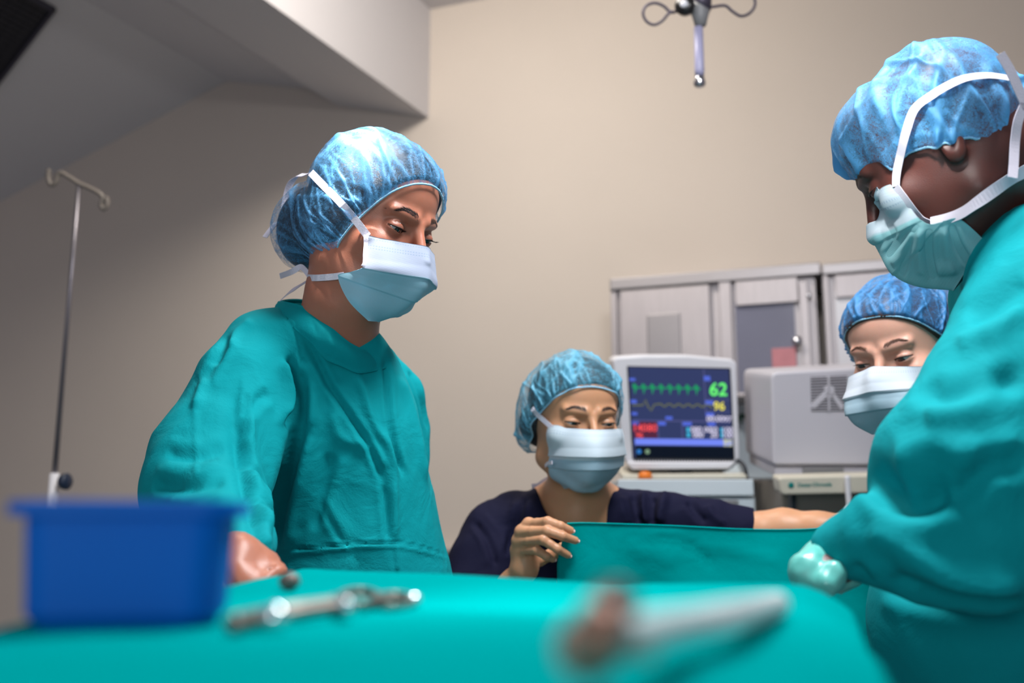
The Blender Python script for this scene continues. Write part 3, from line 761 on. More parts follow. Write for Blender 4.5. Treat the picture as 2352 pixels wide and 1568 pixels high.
cbp = catmull([P(112, 388, ID), P(110, 408, ID), P(117, 424, ID), P(128, 418, ID), P(137, 397, ID), P(160, 408, ID), P(181, 421, ID), P(210, 434, ID), P(228, 444, ID), P(236, 455, ID), P(232, 470, ID), P(238, 480, ID), P(246, 470, ID), P(244, 452, ID)], 7)
tube('crossbar', cbp, 0.0066, M_ivb, iv, 10)
for k in range(5):
    a = 2*math.pi*k/5+0.3; e = np.array([bx[0]+0.28*math.cos(a), bx[1]+0.28*math.sin(a), 0.05])
    tube('leg', [np.array([bx[0], bx[1], 0.10]), e], 0.011, M_white, iv, 8)
    lathe('castor', e+np.array([0, -0.01, -0.02]), [0, 1, 0], [(0, 0.027), (0.004, 0.03), (0.016, 0.03), (0.02, 0.027)], M_dark, iv, 14)

# ------------------------------------------------------------------ people
class Head:
    """frame of a head: x = the person's right, y = forward, z = up; eyes at z = 0"""
    def __init__(s, R, c, sc=1.0, back=1.0, top=1.0, jaw=1.0): s.back = back; s.top = top; s.jaw = jaw; s.R = np.array(R, float); s.c = np.array(c, float); s.s = sc; s.R32 = s.R.astype(np.float32); s.c32 = s.c.astype(np.float32)
    def w(s, *l):
        l = np.array(l[0] if len(l) == 1 else l, float); return (l*s.s)@s.R.T + s.c
    def l(s, w): return ((np.asarray(w)-s.c)@s.R)/s.s
    def l32(s, w): return ((w-s.c32)@s.R32)/np.float32(s.s)
    def on(s, px, py, ax, val):
        """point of the line of sight through a photo pixel that lies in the head plane axis = val"""
        n = s.R[:, ax]; o = s.c+n*val*s.s; return s.l(on_plane(px, py, o, n))
def basis(fwd, roll=0.0):
    f = np.array(fwd, float); f /= np.linalg.norm(f); r = np.cross(f, [0, 0, 1.0]); r /= np.linalg.norm(r); u = np.cross(r, f)
    c, s_ = math.cos(roll), math.sin(roll)
    return np.stack([r*c+u*s_, f, -r*s_+u*c], 1)

def squash(p, H):
    p = p.copy(); p[:, 1] = np.where(p[:, 1] < 0, p[:, 1]/H.back, p[:, 1]); p[:, 2] = np.where(p[:, 2] > 0.036, 0.036+(p[:, 2]-0.036)/H.top, p[:, 2]); return p
def head_sdf(q, H, lid_up=0.0012, lid_lo=-0.0048, ear=True, slim=1.0):
    """skull, face, lids, nose, lips and ears in head coordinates (m); symmetric in x"""
    X = np.abs(q[:, 0]); p = q.copy(); p[:, 0] = X; p[:, 2] = np.where(p[:, 2] < -0.045, -0.045+(p[:, 2]+0.045)*H.jaw, p[:, 2])
    d = ell(squash(p, H), (0, -0.014, 0.036), (0.0735, 0.094, 0.081))
    d = smin(d, ell(p, (0, 0.038, 0.046), (0.056*slim, 0.050, 0.054)), 0.022)
    d = smin(d, ell(p, (0, 0.022, -0.028), (0.0605*slim, 0.064, 0.082)), 0.025)
    d = smin(d, cone(p, (0.048*slim, -0.004, -0.066), (0.018, 0.064, -0.100), 0.015, 0.013), 0.030)
    d = smin(d, ell(p, (0, 0.070, -0.103), (0.019, 0.016, 0.015)), 0.018)
    d = smin(d, ell(p, (0.040*slim, 0.058, -0.025), (0.021, 0.021, 0.017)), 0.020)
    d = smin(d, ell(p, (0, 0.076, -0.066), (0.026, 0.020, 0.022)), 0.020)
    # temples in, sockets in, brow ridge out
    d = smax(d, -ell(p, (0.0335, 0.0985, -0.001), (0.019, 0.0165, 0.0135)), 0.014)
    d = smin(d, cone(p, (0.012, 0.0870, 0.0185), (0.043, 0.0745, 0.0215), 0.0052, 0.0045), 0.013)
    # nose
    n = cone(p, (0, 0.0865, 0.010), (0, 0.1095, -0.034), 0.0058, 0.0084)
    n = smin(n, ell(p, (0.0115, 0.1015, -0.0395), (0.0072, 0.0100, 0.0072)), 0.006)
    d = smin(d, n, 0.010)
    # lips
    d = smin(d, ell(p, (0, 0.0935, -0.0600), (0.021, 0.008, 0.0052)), 0.005)
    d = smin(d, ell(p, (0, 0.0925, -0.0695), (0.018, 0.008, 0.0056)), 0.005)
    # lids over the eyeballs
    E = np.array([0.0315, 0.0715, 0.0], np.float32); e = p-E; r = np.sqrt((e*e).sum(-1))
    d = smin(d, r-0.0139, 0.0035)
    ex = e[:, 0]/0.0138; cz = np.clip(1-ex*ex, 0, 1)
    up = lid_up*cz**0.7 + 0.0012*ex + 0.0; lo = lid_lo*cz**0.8 + 0.0012*ex
    z = e[:, 2]
    cut = np.maximum(np.maximum(z-up, lo-z), np.maximum(np.abs(e[:, 0])-0.0134, 0.0118-r))
    cut = np.maximum(cut, -e[:, 1])
    d = smax(d, -cut, 0.0007)
    # crease above the lid
    cr = cone(p, (0.0215, 0.0835, 0.0072), (0.0425, 0.0800, 0.0068), 0.0009, 0.0009)
    d = smax(d, -(cr+0.0010), 0.0045)
    if ear:
        ea = ell(p, (0.0730, -0.010, -0.014), (0.0060, 0.0115, 0.0160)); ea = smin(ea, ell(p, (0.0735, -0.007, -0.026), (0.0055, 0.008, 0.0085)), 0.006)
        ea = smax(ea, -ell(p, (0.0800, -0.009, -0.012), (0.0055, 0.0065, 0.0085)), 0.004)
        d = smin(d, ea, 0.006)
    return d

def body_fn(H, extra, neck, lids=(0.0012, -0.0048), slim=1.0, k=0.03, ear=False):
    """neck: [(world point, radius), ...]; extra: list of world functions blended in"""
    def f(p):
        d = H.s*head_sdf(H.l32(p), H, lids[0], lids[1], ear=ear, slim=slim)
        nk = chain(p, [n[0] for n in neck], [n[1] for n in neck], 0.02)
        d = smin(d, nk, k)
        for e in extra:
            q, kk_ = e(p); d = smin(d, q, kk_)
        return d
    return f

M_hair = mat('dark_hair', (26, 20, 20), 0.32, noise=0.3, nscale=60, bump=0.5, bscale=300, stretch=(1, 1, 6), spec=0.6)
M_lash = mat('lash', (12, 9, 9), 0.5)

def eye_mat(name, iris):
    m = bpy.data.materials.new(name); m.use_nodes = True; nt = m.node_tree; b = nt.nodes['Principled BSDF']
    at = nt.nodes.new('ShaderNodeAttribute'); at.attribute_name = 'iris'
    cr = nt.nodes.new('ShaderNodeValToRGB'); nt.links.new(at.outputs['Fac'], cr.inputs[0]); nt.links.new(cr.outputs[0], b.inputs['Base Color'])
    el = cr.color_ramp.elements; el[0].position = 0.0; el[0].color = (0.004, 0.004, 0.004, 1); el[1].position = 1.0; el[1].color = srgb((196, 182, 176))+(1,)
    for p_, c in ((0.19, (0.004, 0.003, 0.003, 1)), (0.22, srgb(iris)+(1,)), (0.42, srgb(tuple(v*0.7 for v in iris))+(1,)), (0.48, (0.01, 0.008, 0.008, 1)), (0.54, srgb((205, 196, 194))+(1,))):
        e = el.new(p_); e.color = c
    b.inputs['Roughness'].default_value = 0.06; b.inputs['Coat Weight'].default_value = 1.0; b.inputs['Specular IOR Level'].default_value = 0.7
    return m

def eyes(H, parent, gaze, iris=(62, 38, 24)):
    m = eye_mat('eye_'+str(len(bpy.data.materials)), iris)
    for sx in (1, -1):
        c = H.w(0.0315*sx, 0.0715, 0.0); g = H.R@(np.array(gaze, float)/np.linalg.norm(gaze)); r = 0.0125*H.s
        a = np.cross(g, [0.1, 0.2, 0.97]); a /= np.linalg.norm(a); b = np.cross(g, a); v = []; f = []; at = []; n, sg = 26, 28
        for i in range(n+1):
            th = math.pi*i/n
            rr = r*(1+0.045*math.exp(-(th/0.40)**2))
            for k in range(sg):
                ph = 2*math.pi*k/sg; v.append(c+rr*(math.cos(th)*g+math.sin(th)*(math.cos(ph)*a+math.sin(ph)*b))); at.append(min(1.0, th/1.0))
        for i in range(n):
            for k in range(sg): f.append((i*sg+k, i*sg+(k+1) % sg, (i+1)*sg+(k+1) % sg, (i+1)*sg+k))
        me = mesh_from('eye', v, f); add_attr(me, 'iris', at); link('eye', me, m, parent)

def bvh_of(me): 
    co = get_co(me); fs = [tuple(p.vertices) for p in me.polygons]
    return BVHTree.FromPolygons([Vector(c) for c in co], fs)

def brows_lashes(H, bvh, parent, m_brow, rows=9, lash=0.008, thick=1.0, arch=0.0, seed=1, lid_up=0.0012):
    rs = np.random.RandomState(seed)
    for sx in (1, -1):
        v = []; f = []
        for i in range(260):
            t = rs.rand(); x = 0.0125+0.033*t; z = 0.0195+0.0052*math.sin(min(1, t*1.35)*math.pi*0.62)-0.0045*max(0, t-0.62)/0.38+arch*t
            wd = (0.0032*(1-0.75*t**1.6))*thick; z += (rs.rand()-0.5)*2*wd
            o = H.w(sx*x, 0.15, z); dr = -H.R[:, 1]
            hit = bvh.ray_cast(Vector(o), Vector(dr))[0]
            if hit is None: continue
            b = np.array(hit); ln = (0.0055+0.003*rs.rand())*(1-0.3*t)*H.s
            dl = np.array([sx*(0.35+0.75*t), 0.18, 0.85-1.05*t]); dl /= np.linalg.norm(dl); dw = H.R@dl
            sd = np.cross(dw, dr); sd /= np.linalg.norm(sd); b = b-dr*0.0001; wv = 0.00019*H.s
            tip = b+dw*ln-dr*0.0004
            hit2 = bvh.ray_cast(Vector(tip-dr*0.02), Vector(dr))[0]
            if hit2 is not None: tip = np.array(hit2)-dr*0.0006
            k = len(v); v += [b-sd*wv, b+sd*wv, tip]; f.append((k, k+1, k+2))
        link('eyebrow', mesh_from('eyebrow', v, f), m_brow, parent, False)
        v = []; f = []
        for i in range(46):
            t = (i+0.5)/46; ex = -1+2*t; x = 0.0315+0.0132*ex; cz = max(0.0, 1-ex*ex)
            z = lid_up*cz**0.7+0.0012*ex; r = 0.01395
            yy = math.sqrt(max(0, r*r-(0.0132*ex)**2-z*z)); b = np.array([sx*x, 0.0715+yy-0.0002, z+0.0002])
            ln = lash*(0.55+0.45*t)*(0.85+0.3*rs.rand()); d0 = np.array([sx*(0.55*ex+0.15), 0.9, -0.30]); d0 /= np.linalg.norm(d0)
            d1 = d0+np.array([0, 0, 0.75]); d1 /= np.linalg.norm(d1)
            p0 = H.w(*b); p1 = H.w(*(b+d0*ln*0.5)); p2 = H.w(*(b+d0*ln*0.5+d1*ln*0.5))
            for n_ in (np.array([1.0, 0, 0]), np.array([0, 0, 1.0])):
                s_ = H.R@n_*0.00020*H.s; k = len(v)
                v += [p0-s_, p0+s_, p1-s_*0.7, p1+s_*0.7, p2]; f += [(k, k+1, k+3, k+2), (k+2, k+3, k+4)]
        # the dark lash line itself
        ln_ = []
        for i in range(20):
            ex = -1+2*i/19; z = lid_up*max(0, 1-ex*ex)**0.7+0.0012*ex; r = 0.0139
            ln_.append(H.w(sx*(0.0315+0.0135*ex), 0.0715+math.sqrt(max(1e-8, r*r-(0.0135*ex)**2-z*z))-0.0001, z+0.0001))
        tv, tf = tube_geo(ln_, [0.0010*H.s*math.sin(math.pi*min(0.97, max(0.03, i/19)))+0.0001 for i in range(20)], 6)
        k = len(v); v += tv; f += [tuple(a+k for a in q) for q in tf]
        link('eyelashes', mesh_from('eyelashes', v, f), M_lash, parent, False)

def tint_skin(me, H, amt_lid=0.5, brow=0.5):
    q = H.l(get_co(me)); x = np.abs(q[:, 0]); t = np.zeros(len(q))
    fr = np.clip((q[:, 1]-0.05)/0.02, 0, 1)
    t += amt_lid*np.exp(-((x-0.032)/0.014)**2-((q[:, 2]-0.003)/0.0085)**2)*fr
    tb = (x-0.0125)/0.037; zc = 0.0195+0.0052*np.sin(np.clip(tb*1.35, 0, 1)*math.pi*0.62)-0.0045*np.clip(tb-0.62, 0, 1)/0.38
    t += brow*np.exp(-((q[:, 2]-zc)/0.0030)**2)*np.clip(tb*6, 0, 1)*np.clip((1-tb)*4, 0, 1)*fr
    add_attr(me, 'tint', np.clip(t, 0, 1))

def cap(H, parent, m, bvh_unused, plane_o, plane_n, lobes, infl=0.012, gathers=70, gamp=0.0032, seed=0, cen=None, scal=0.0, name='surgical_cap', drop=0.0, glen=1.0, gw=1.0, crumple=0.0018, rows=110, cols=440):
    """bouffant cap: radial surface about a centre in the elastic's plane, gathered at the elastic"""
    rs = np.random.RandomState(seed)
    o = np.array(plane_o, float); n = np.array(plane_n, float); n /= np.linalg.norm(n)
    c = np.array(cen if cen is not None else o, float); c = c-n*((c-o)@n)
    a = np.array([0, 1.0, 0])-n*n[1]; a /= np.linalg.norm(a); b = np.cross(n, a)
    def fld(p):
        p = p.astype(np.float32)
        d = ell(squash(p, H), (0, -0.014, 0.036), (0.0735+infl, 0.094+infl, 0.081+infl))
        d = smin(d, ell(p, (0, 0.038, 0.046), (0.056+infl, 0.050+infl*0.7, 0.054+infl)), 0.022)
        d = smin(d, ell(p, (0, -0.005, 0.0), (0.079+infl*0.4, 0.080, 0.050)), 0.02)
        for lc, lr in lobes: d = smin(d, ell(p, lc, lr), 0.018)
        return d
    ph = np.linspace(0, 2*math.pi, cols, endpoint=False); ps = np.concatenate([[-0.035, -0.015], np.linspace(0, math.pi/2, rows-2)])
    PH, PS = np.meshgrid(ph, ps)
    D = (np.cos(PS)[..., None]*(np.cos(PH)[..., None]*a+np.sin(PH)[..., None]*b)+np.sin(PS)[..., None]*n).reshape(-1, 3)
    ts = np.linspace(0.19, 0.02, 60); r = np.full(len(D), 0.02); found = np.zeros(len(D), bool); last = np.full(len(D), 0.2)
    for t in ts:
        d = fld(c+D*t); hit = (d < 0) & ~found; r[hit] = t; found |= hit; last[~found] = t
    lo = r.copy(); hi = last.copy()
    for _ in range(12):
        mid = (lo+hi)/2; d = fld(c+D*mid[:, None]); ins = d < 0; lo = np.where(ins, mid, lo); hi = np.where(ins, hi, mid)
    r = ((lo+hi)/2).reshape(PH.shape)
    # gathers: ridges that start at the elastic and wander towards the crown
    fold = np.zeros_like(r); pos = np.clip(PS, 0, None)
    for i in range(gathers):
        f0 = rs.rand()*2*math.pi; w = rs.uniform(0.008, 0.026)*gw; L = rs.uniform(0.3, 1.3)*glen; sl = rs.uniform(-0.35, 0.35); am = rs.uniform(0.4, 1.0)
        dx = (PH-f0-sl*pos-0.05*np.sin(pos*7+i)+math.pi) % (2*math.pi)-math.pi
        fold += am*np.exp(-(dx/(w*(1+1.6*pos)))**2)*np.exp(-(pos/L)**2)
    cr = np.zeros_like(r); Q = D.reshape(r.shape+(3,))
    for i in range(22):
        nv = rs.randn(3); nv /= np.linalg.norm(nv); k2 = rs.randn(3)*rs.uniform(2, 5)
        s_ = Q@nv+0.10*np.sin(Q@k2+rs.uniform(0, 6))-rs.uniform(-0.75, 0.75)
        t_ = Q@np.cross(nv, rs.randn(3)); cr += np.exp(-(s_/rs.uniform(0.012, 0.030)/gw)**2)*rs.uniform(0.4, 1)*np.clip(0.5+0.9*np.sin(t_*2.2+rs.uniform(0, 6)), 0, 1)
    wave = np.zeros_like(r)
    for i in range(8):
        k = rs.randn(3)*rs.uniform(3, 8); wave += np.sin(Q@k+rs.uniform(0, 6))
    r = r + gamp*(fold-0.30*np.exp(-pos/0.6)) + crumple*cr*(1-np.exp(-pos/0.12)) + crumple*0.35*wave*(1-np.exp(-pos/0.2))
    kk_ = np.ones(15)/15; r[0] = np.convolve(np.concatenate([r[0][-7:], r[0], r[0][:7]]), kk_, mode='valid'); r[1] = 0.5*r[1]+0.5*r[0]; r[0] -= 0.0045; r[1] -= 0.0012
    if scal:
        sc_ = np.zeros_like(ph)
        for i in range(26):
            f0 = rs.rand()*2*math.pi; dx = (ph-f0+math.pi) % (2*math.pi)-math.pi; sc_ += rs.uniform(0.3, 1)*np.exp(-(dx/0.07)**2)
    G = (c+D*r.reshape(-1, 1)).reshape(r.shape+(3,))
    if drop: G = G - n*(drop*np.exp(-pos/0.15))[..., None]
    if scal: G = G - n*((sc_*scal)[None, :]*np.exp(-pos/0.10))[..., None]
    W = H.w(G.reshape(-1, 3)); R_, C_ = r.shape; f = []
    i, j = np.meshgrid(np.arange(R_-1), np.arange(C_), indexing='ij')
    f = np.stack([i*C_+j, i*C_+(j+1) % C_, (i+1)*C_+(j+1) % C_, (i+1)*C_+j], -1).reshape(-1, 4)
    me = mesh_from(name, W, f); add_attr(me, 'fold', np.clip(fold*0.8+cr*0.55, 0, 1.2).reshape(-1))
    ob = link(name, me, m, parent)
    e = W.reshape(r.shape+(3,))[0]+0
    k_ = np.arange(C_); wob = 1+0.12*np.sin(k_*2*math.pi/3.0)
    link('elastic_band', mesh_from('elastic_band', *tube_geo(e, 0.0014*H.s*wob, 7, True)), mat('elastic', (150, 205, 235), 0.6), ob)
    return ob

def hair(H, parent, plane_o, plane_n, lobes, m=None, infl=0.0045, low=0.012, fine=0.0035):
    o = np.array(plane_o); n = np.array(plane_n)/np.linalg.norm(plane_n)
    def f(p):
        p = H.l32(p); d = ell(squash(p, H), (0, -0.014, 0.036), (0.0735+infl, 0.094+infl, 0.081+infl))
        d = smin(d, ell(p, (0, 0.038, 0.046), (0.056+infl, 0.050+infl, 0.054+infl)), 0.022)
        for lc, lr in lobes: d = smin(d, ell(p, lc, lr), 0.012)
        cutd = -((p-o.astype(np.float32))@n.astype(np.float32))-low
        return H.s*smax(d, cutd, 0.004)
    ax = [np.arange(-0.11, 0.11, fine), np.arange(-0.18, 0.115, fine), np.arange(-0.12, 0.145, fine)]
    me = sdf_mesh('hair', f, [a*H.s for a in ax], H.R, H.c)
    return link('hair', me, m or M_hair, parent)

def mask_from(H, ctrl, mirror, fbody, parent, m, nu=90, nv=72, pleats=(0.42, 0.62), pamp=0.0016, off=0.0022, far=0.0, name='face_mask'):
    """ctrl[row][col] = head-space points, side edge to centre line; mirrored to the other cheek"""
    C = np.array(ctrl, float)
    if mirror:
        Mx = C[:, :-1][:, ::-1].copy(); Mx[..., 0] *= -1; wr_ = np.clip((np.arange(len(C))-3)/3.0, 0, 1)[:, None]*np.linspace(0.35, 1, Mx.shape[1])[None]; Mx[..., 2] += far*wr_; C = np.concatenate([C, Mx], 1)
    rows = [catmull(r, 14) for r in C]; A = np.array(rows)
    B = np.array([catmull(A[:, j], 14) for j in range(A.shape[1])]).transpose(1, 0, 2)
    G = B
    for _ in range(6):
        W = H.w(G.reshape(-1, 3)).astype(np.float32); d = fbody(W); e = 5e-4
        g = np.stack([(fbody(W+np.eye(3, dtype=np.float32)[i]*e)-d)/e for i in range(3)], -1)
        g /= np.linalg.norm(g, axis=1, keepdims=True)+1e-6
        mv = np.clip(off-d, 0, 0.02); G = H.l(W+g*mv[:, None]).reshape(G.shape)
        if _ < 4:
            for _k in range(6):
                G[1:-1, 1:-1] = 0.5*G[1:-1, 1:-1]+0.125*(G[:-2, 1:-1]+G[2:, 1:-1]+G[1:-1, :-2]+G[1:-1, 2:])
    du = np.gradient(G, axis=1); dv = np.gradient(G, axis=0); N = np.cross(du, dv); N /= np.linalg.norm(N, axis=-1, keepdims=True)+1e-9
    cen = G.mean((0, 1)); sg = np.sign(((G-np.array([0, 0, cen[2]]))*N).sum(-1).mean()); N *= sg
    v = np.linspace(0, 1, G.shape[0]); h = np.zeros_like(v)
    for pv in pleats: h += pamp*np.clip((v-pv+0.14)/0.14, 0, 1)*(v < pv)
    G = G+N*(h[:, None]+0.0)[..., None]
    W = H.w(G.reshape(-1, 3)).reshape(G.shape)
    if sg < 0: pass
    ob = grid_mesh(name, W if sg > 0 else W, m, parent, thick=0.0008*sg)
    return ob, W

def strap_on(name, pts, bvhs, width, m, parent, away, lift=0.0015, wdir=None, taper=None):
    """tape laid along photo pixels over whatever it crosses; points carrying a depth hang free"""
    pp = []
    for q in catmull(np.array([(a[0], a[1], a[2] if len(a) > 2 else -9.0) for a in pts]), 6):
        pp.append(q)
    out = []
    for q in pp:
        d = ray(q[0], q[1]); L = np.linalg.norm(d); best = None
        for b in bvhs:
            h = b.ray_cast(Vector(CO), Vector(d/L))
            if h[0] is not None and (best is None or h[3] < best): best = h[3]
        out.append(best/L if best is not None else np.nan)
    out = np.array(out); fr = np.array([q[2] for q in pp])
    z = np.where(fr > 0.2, fr, out-lift)
    ok = ~np.isnan(z)
    idx = np.arange(len(z)); z = np.interp(idx, idx[ok], z[ok])
    zs = np.convolve(np.pad(z, 4, mode='edge'), np.ones(9)/9, mode='valid'); z = zs-0.0015
    P3 = np.array([CO+ray(q[0], q[1])*zz_ for q, zz_ in zip(pp, z)])
    return ribbon(name, P3, width, m, parent, away=away, thick=0.0004, wdir=wdir, taper=taper)

M_tie = mat('tie_white', (222, 218, 232), 0.7, noise=0.05, nscale=60, bump=0.15, bscale=600)
M_gown = cloth_mat('gown_teal', (0, 150, 158), wr=0.45)
M_drape = cloth_mat('drape_teal', (0, 152, 152), wr=0.2, sp=0.0)
M_navy = cloth_mat('scrub_navy', (20, 21, 46), wr=0.3)
M_shoe = mat('clog_white', (200, 200, 205), 0.5)
def shoe(pos, yaw, parent, m=None):
    c, s_ = math.cos(yaw), math.sin(yaw); F2 = np.array([c, s_, 0]); pos = np.array([pos[0], pos[1], 0.0])
    def f(p):
        d = chain(p, [pos+F2*-0.07+[0, 0, 0.045], pos+F2*0.02+[0, 0, 0.045], pos+F2*0.13+[0, 0, 0.035]], [0.040, 0.042, 0.036], 0.03)
        return smax(d, -(p[:, 2]-0.004), 0.006)
    ax = [np.arange(pos[0]-0.19, pos[0]+0.19, 0.012), np.arange(pos[1]-0.19, pos[1]+0.19, 0.012), np.arange(-0.02, 0.12, 0.009)]
    link('shoe', sdf_mesh('shoe', f, ax), m or M_shoe, parent)
def legs_fn(hipL, hipR, ftL, ftR):
    def f(p):
        d = None
        for h, t in ((hipL, ftL), (hipR, ftR)):
            k = (np.array(h)+np.array(t))/2+np.array([0, -0.01, 0])
            e = chain(p, [h, k, t], [0.085, 0.055, 0.036], 0.03); d = e if d is None else smin(d, e, 0.02)
        return d
    return f

# ------------------------------------------------------------------ person A: standing nurse in the teal gown, left
HA = Head([[-0.5314, 0.8021, 0.2727], [-0.8472, -0.5027, -0.172], [-0.0009, -0.3224, 0.9466]], [-0.1943, 1.2988, 1.5277], back=0.88, jaw=1.22)
SK_A = skin_mat('skin_brown', (184, 118, 94), (104, 60, 52), 0.40)
pa = empty('person', [-0.2, 1.32, 0], 'nurse in teal gown with hair bun under a blue cap, standing left looking down', 'person')
dA = 1.34
neckA = [(HA.w(0, -0.020, -0.045), 0.052), (P(790, 690, 1.345), 0.049), (P(768, 790, 1.37), 0.056), (P(760, 880, 1.40), 0.075)]
chA = P(790, 1000, 1.42); hipA = P(800, 1420, 1.45)
armA = [P(560, 860, 1.31), P(520, 1000, 1.27), P(478, 1120, 1.22), P(520, 1215, 1.08), P(545, 1280, 0.95)]
armA2 = [P(870, 900, 1.51), P(925, 1010, 1.55), P(920, 1150, 1.52), P(860, 1290, 1.45)]
handA = P(578, 1302, 0.96)
def bodyA_extra(p):
    t = chain(p, [P(750, 900, 1.40), chA, hipA, hipA*[1, 1, 0.9]], [0.06, 0.082, 0.09, 0.09], 0.05)
    sh = cone(p, P(590, 880, 1.34), P(870, 900, 1.50), 0.032, 0.026); t = smin(t, sh, 0.05)
    t = smin(t, chain(p, armA[:1]+armA[1:]+[handA], [0.036, 0.032, 0.030, 0.026, 0.019, 0.018], 0.02), 0.03)
    t = smin(t, chain(p, armA2, [0.026, 0.022, 0.020, 0.018], 0.02), 0.02)
    t = smin(t, legs_fn(hipA+[-.08, 0, -.05], hipA+[.08, .03, -.05], np.array([hipA[0]-.09, hipA[1], .06]), np.array([hipA[0]+.1, hipA[1]+.03, .06]))(p), 0.03)
    # right hand: palm and five curled fingers
    h = ell((p-handA.astype(np.float32)), (0.004, 0.004, 0.0), (0.024, 0.022, 0.018))
    fs = [[(560, 1288, 0.95), (536, 1296, 0.93), (528, 1316, 0.92), (538, 1332, 0.92)], [(566, 1304, 0.945), (544, 1316, 0.92), (540, 1336, 0.915), (552, 1348, 0.92)], [(578, 1316, 0.945), (564, 1332, 0.92), (564, 1348, 0.915), (576, 1356, 0.92)], [(598, 1322, 0.95), (594, 1340, 0.925), (596, 1354, 0.92), (604, 1358, 0.925)], [(620, 1300, 0.96), (640, 1312, 0.94), (632, 1328, 0.925), (622, 1338, 0.92)]]
    for q in fs: h = smin(h, chain(p, [P(*a) for a in q], [0.0095, 0.0088, 0.0080, 0.0068], 0.004), 0.006)
    return smin(t, h, 0.012), 0.03
fA = body_fn(HA, [bodyA_extra], neckA, lids=(-0.0002, -0.0052), slim=0.97)
axA = [axis_nodes(-0.75, 0.45, -0.078, 0.085, 0.0014, 0.013), axis_nodes(-0.45, 0.55, -0.10, 0.125, 0.0014, 0.013), axis_nodes(-1.75, 0.13, -0.125, 0.075, 0.0014, 0.013)]
meA = sdf_mesh('body', fA, axA, HA.R, HA.c); tint_skin(meA, HA, 0.42, 0.5)
link('body', meA, SK_A, pa); bvA = bvh_of(meA)
eyes(HA, pa, (0.12, 1, -0.42)); brows_lashes(HA, bvA, pa, M_lash, lash=0.0105, thick=1.0, lid_up=-0.0002)
poA, pnA = (0, 0.045, 0.005), (0, -0.84, 0.545)
bunA = [((0.0, -0.102, -0.022), (0.057, 0.051, 0.065)), ((0, -0.020, -0.012), (0.0835, 0.081, 0.066))]
hair(HA, pa, poA, pnA, [((0.0, -0.100, -0.022), (0.053, 0.046, 0.060)), ((0, -0.020, -0.012), (0.0770, 0.074, 0.058))], low=-0.004)
M_capA = cap_mat('cap_blue', (98, 172, 226), 0.14)
capA = cap(HA, pa, M_capA, None, poA, pnA, bunA, infl=0.010, seed=5, cen=(0, 0.012, -0.046), gathers=130, gamp=0.0026, crumple=0.0016, glen=1.15)
bvcA = bvh_of(capA.data)

# mask: side edge to centre line, placed on the line of sight in planes of the head
def row(H, side, mid, xs, lift=0.0):
    a = np.array(side, float); b = np.array(mid, float); out = []
    for i, x in enumerate(xs):
        t = i/(len(xs)-1.0); q = a*(1-t)+b*t; out.append(H.on(q[0], q[1]+lift*math.sin(math.pi*t), 0, x))
    return out
cA = []
for sd_, md_, x0 in (((843, 541), (982, 566), 0.060), ((839, 578), (984, 600), 0.063), ((836, 612), (982, 634), 0.065), ((806, 624), (973, 664), 0.066), ((777, 635), (949, 694), 0.066), ((800, 690), (908, 724), 0.056), ((846, 737), (872, 739), 0.030)):
    cA.append(row(HA, sd_, md_, [x0, x0*0.90, x0*0.66, x0*0.34, 0.0]))
M_mask = mask_mat('mask_cloth', (184, 194, 216), (172, 220, 238), 0.36)
mkA, WA = mask_from(HA, cA, True, fA, pa, M_mask, pleats=(0.37, 0.66), pamp=0.0020, far=0.022)
bvmA = bvh_of(mkA.data)
# bound side edge and ties
ribbon('edge_tape', [q for q in WA[:int(WA.shape[0]*0.36), 1]], 0.0075, M_tie, mkA, away=HA.c, thick=0.0009)
ribbon('edge_tape', [q for q in WA[:int(WA.shape[0]*0.36), -2]], 0.0075, M_tie, mkA, away=HA.c, thick=0.0009)
strap_on('tie_strap', [(845, 543), (812, 500), (775, 458), (742, 425), (714, 396)], [bvcA, bvA], 0.0098, M_tie, mkA, HA.c)
strap_on('tie_strap', [(790, 632), (768, 635), (745, 637), (722, 638), (706, 637, 1.345)], [bvA], 0.0085, M_tie, mkA, HA.w(0, 0, -0.10), wdir=CU)
ribbon('tie_strap', catmull([P(715, 396, 1.33), P(700, 402, 1.40), P(684, 404, 1.42), P(665, 425, 1.43), P(655, 460, 1.43), P(648, 500, 1.42), P(632, 514, 1.41), P(608, 545, 1.40)], 6), 0.0085, M_tie, mkA, wdir=CX*0.9+CU*0.45, thick=0.0005)
ribbon('tie_strap', catmull([P(714, 638, 1.33), P(702, 622, 1.34), P(690, 613, 1.35), P(670, 624, 1.35), P(643, 634, 1.34)], 6), 0.0078, M_tie, mkA, wdir=CU+CX*0.3, thick=0.0005)
ribbon('tie_strap', catmull([P(714, 640, 1.33), P(690, 655, 1.36), P(664, 672, 1.37), P(640, 694, 1.38)], 6), 0.0072, M_tie, mkA, wdir=CU*0.7+CX*0.7, thick=0.0005)

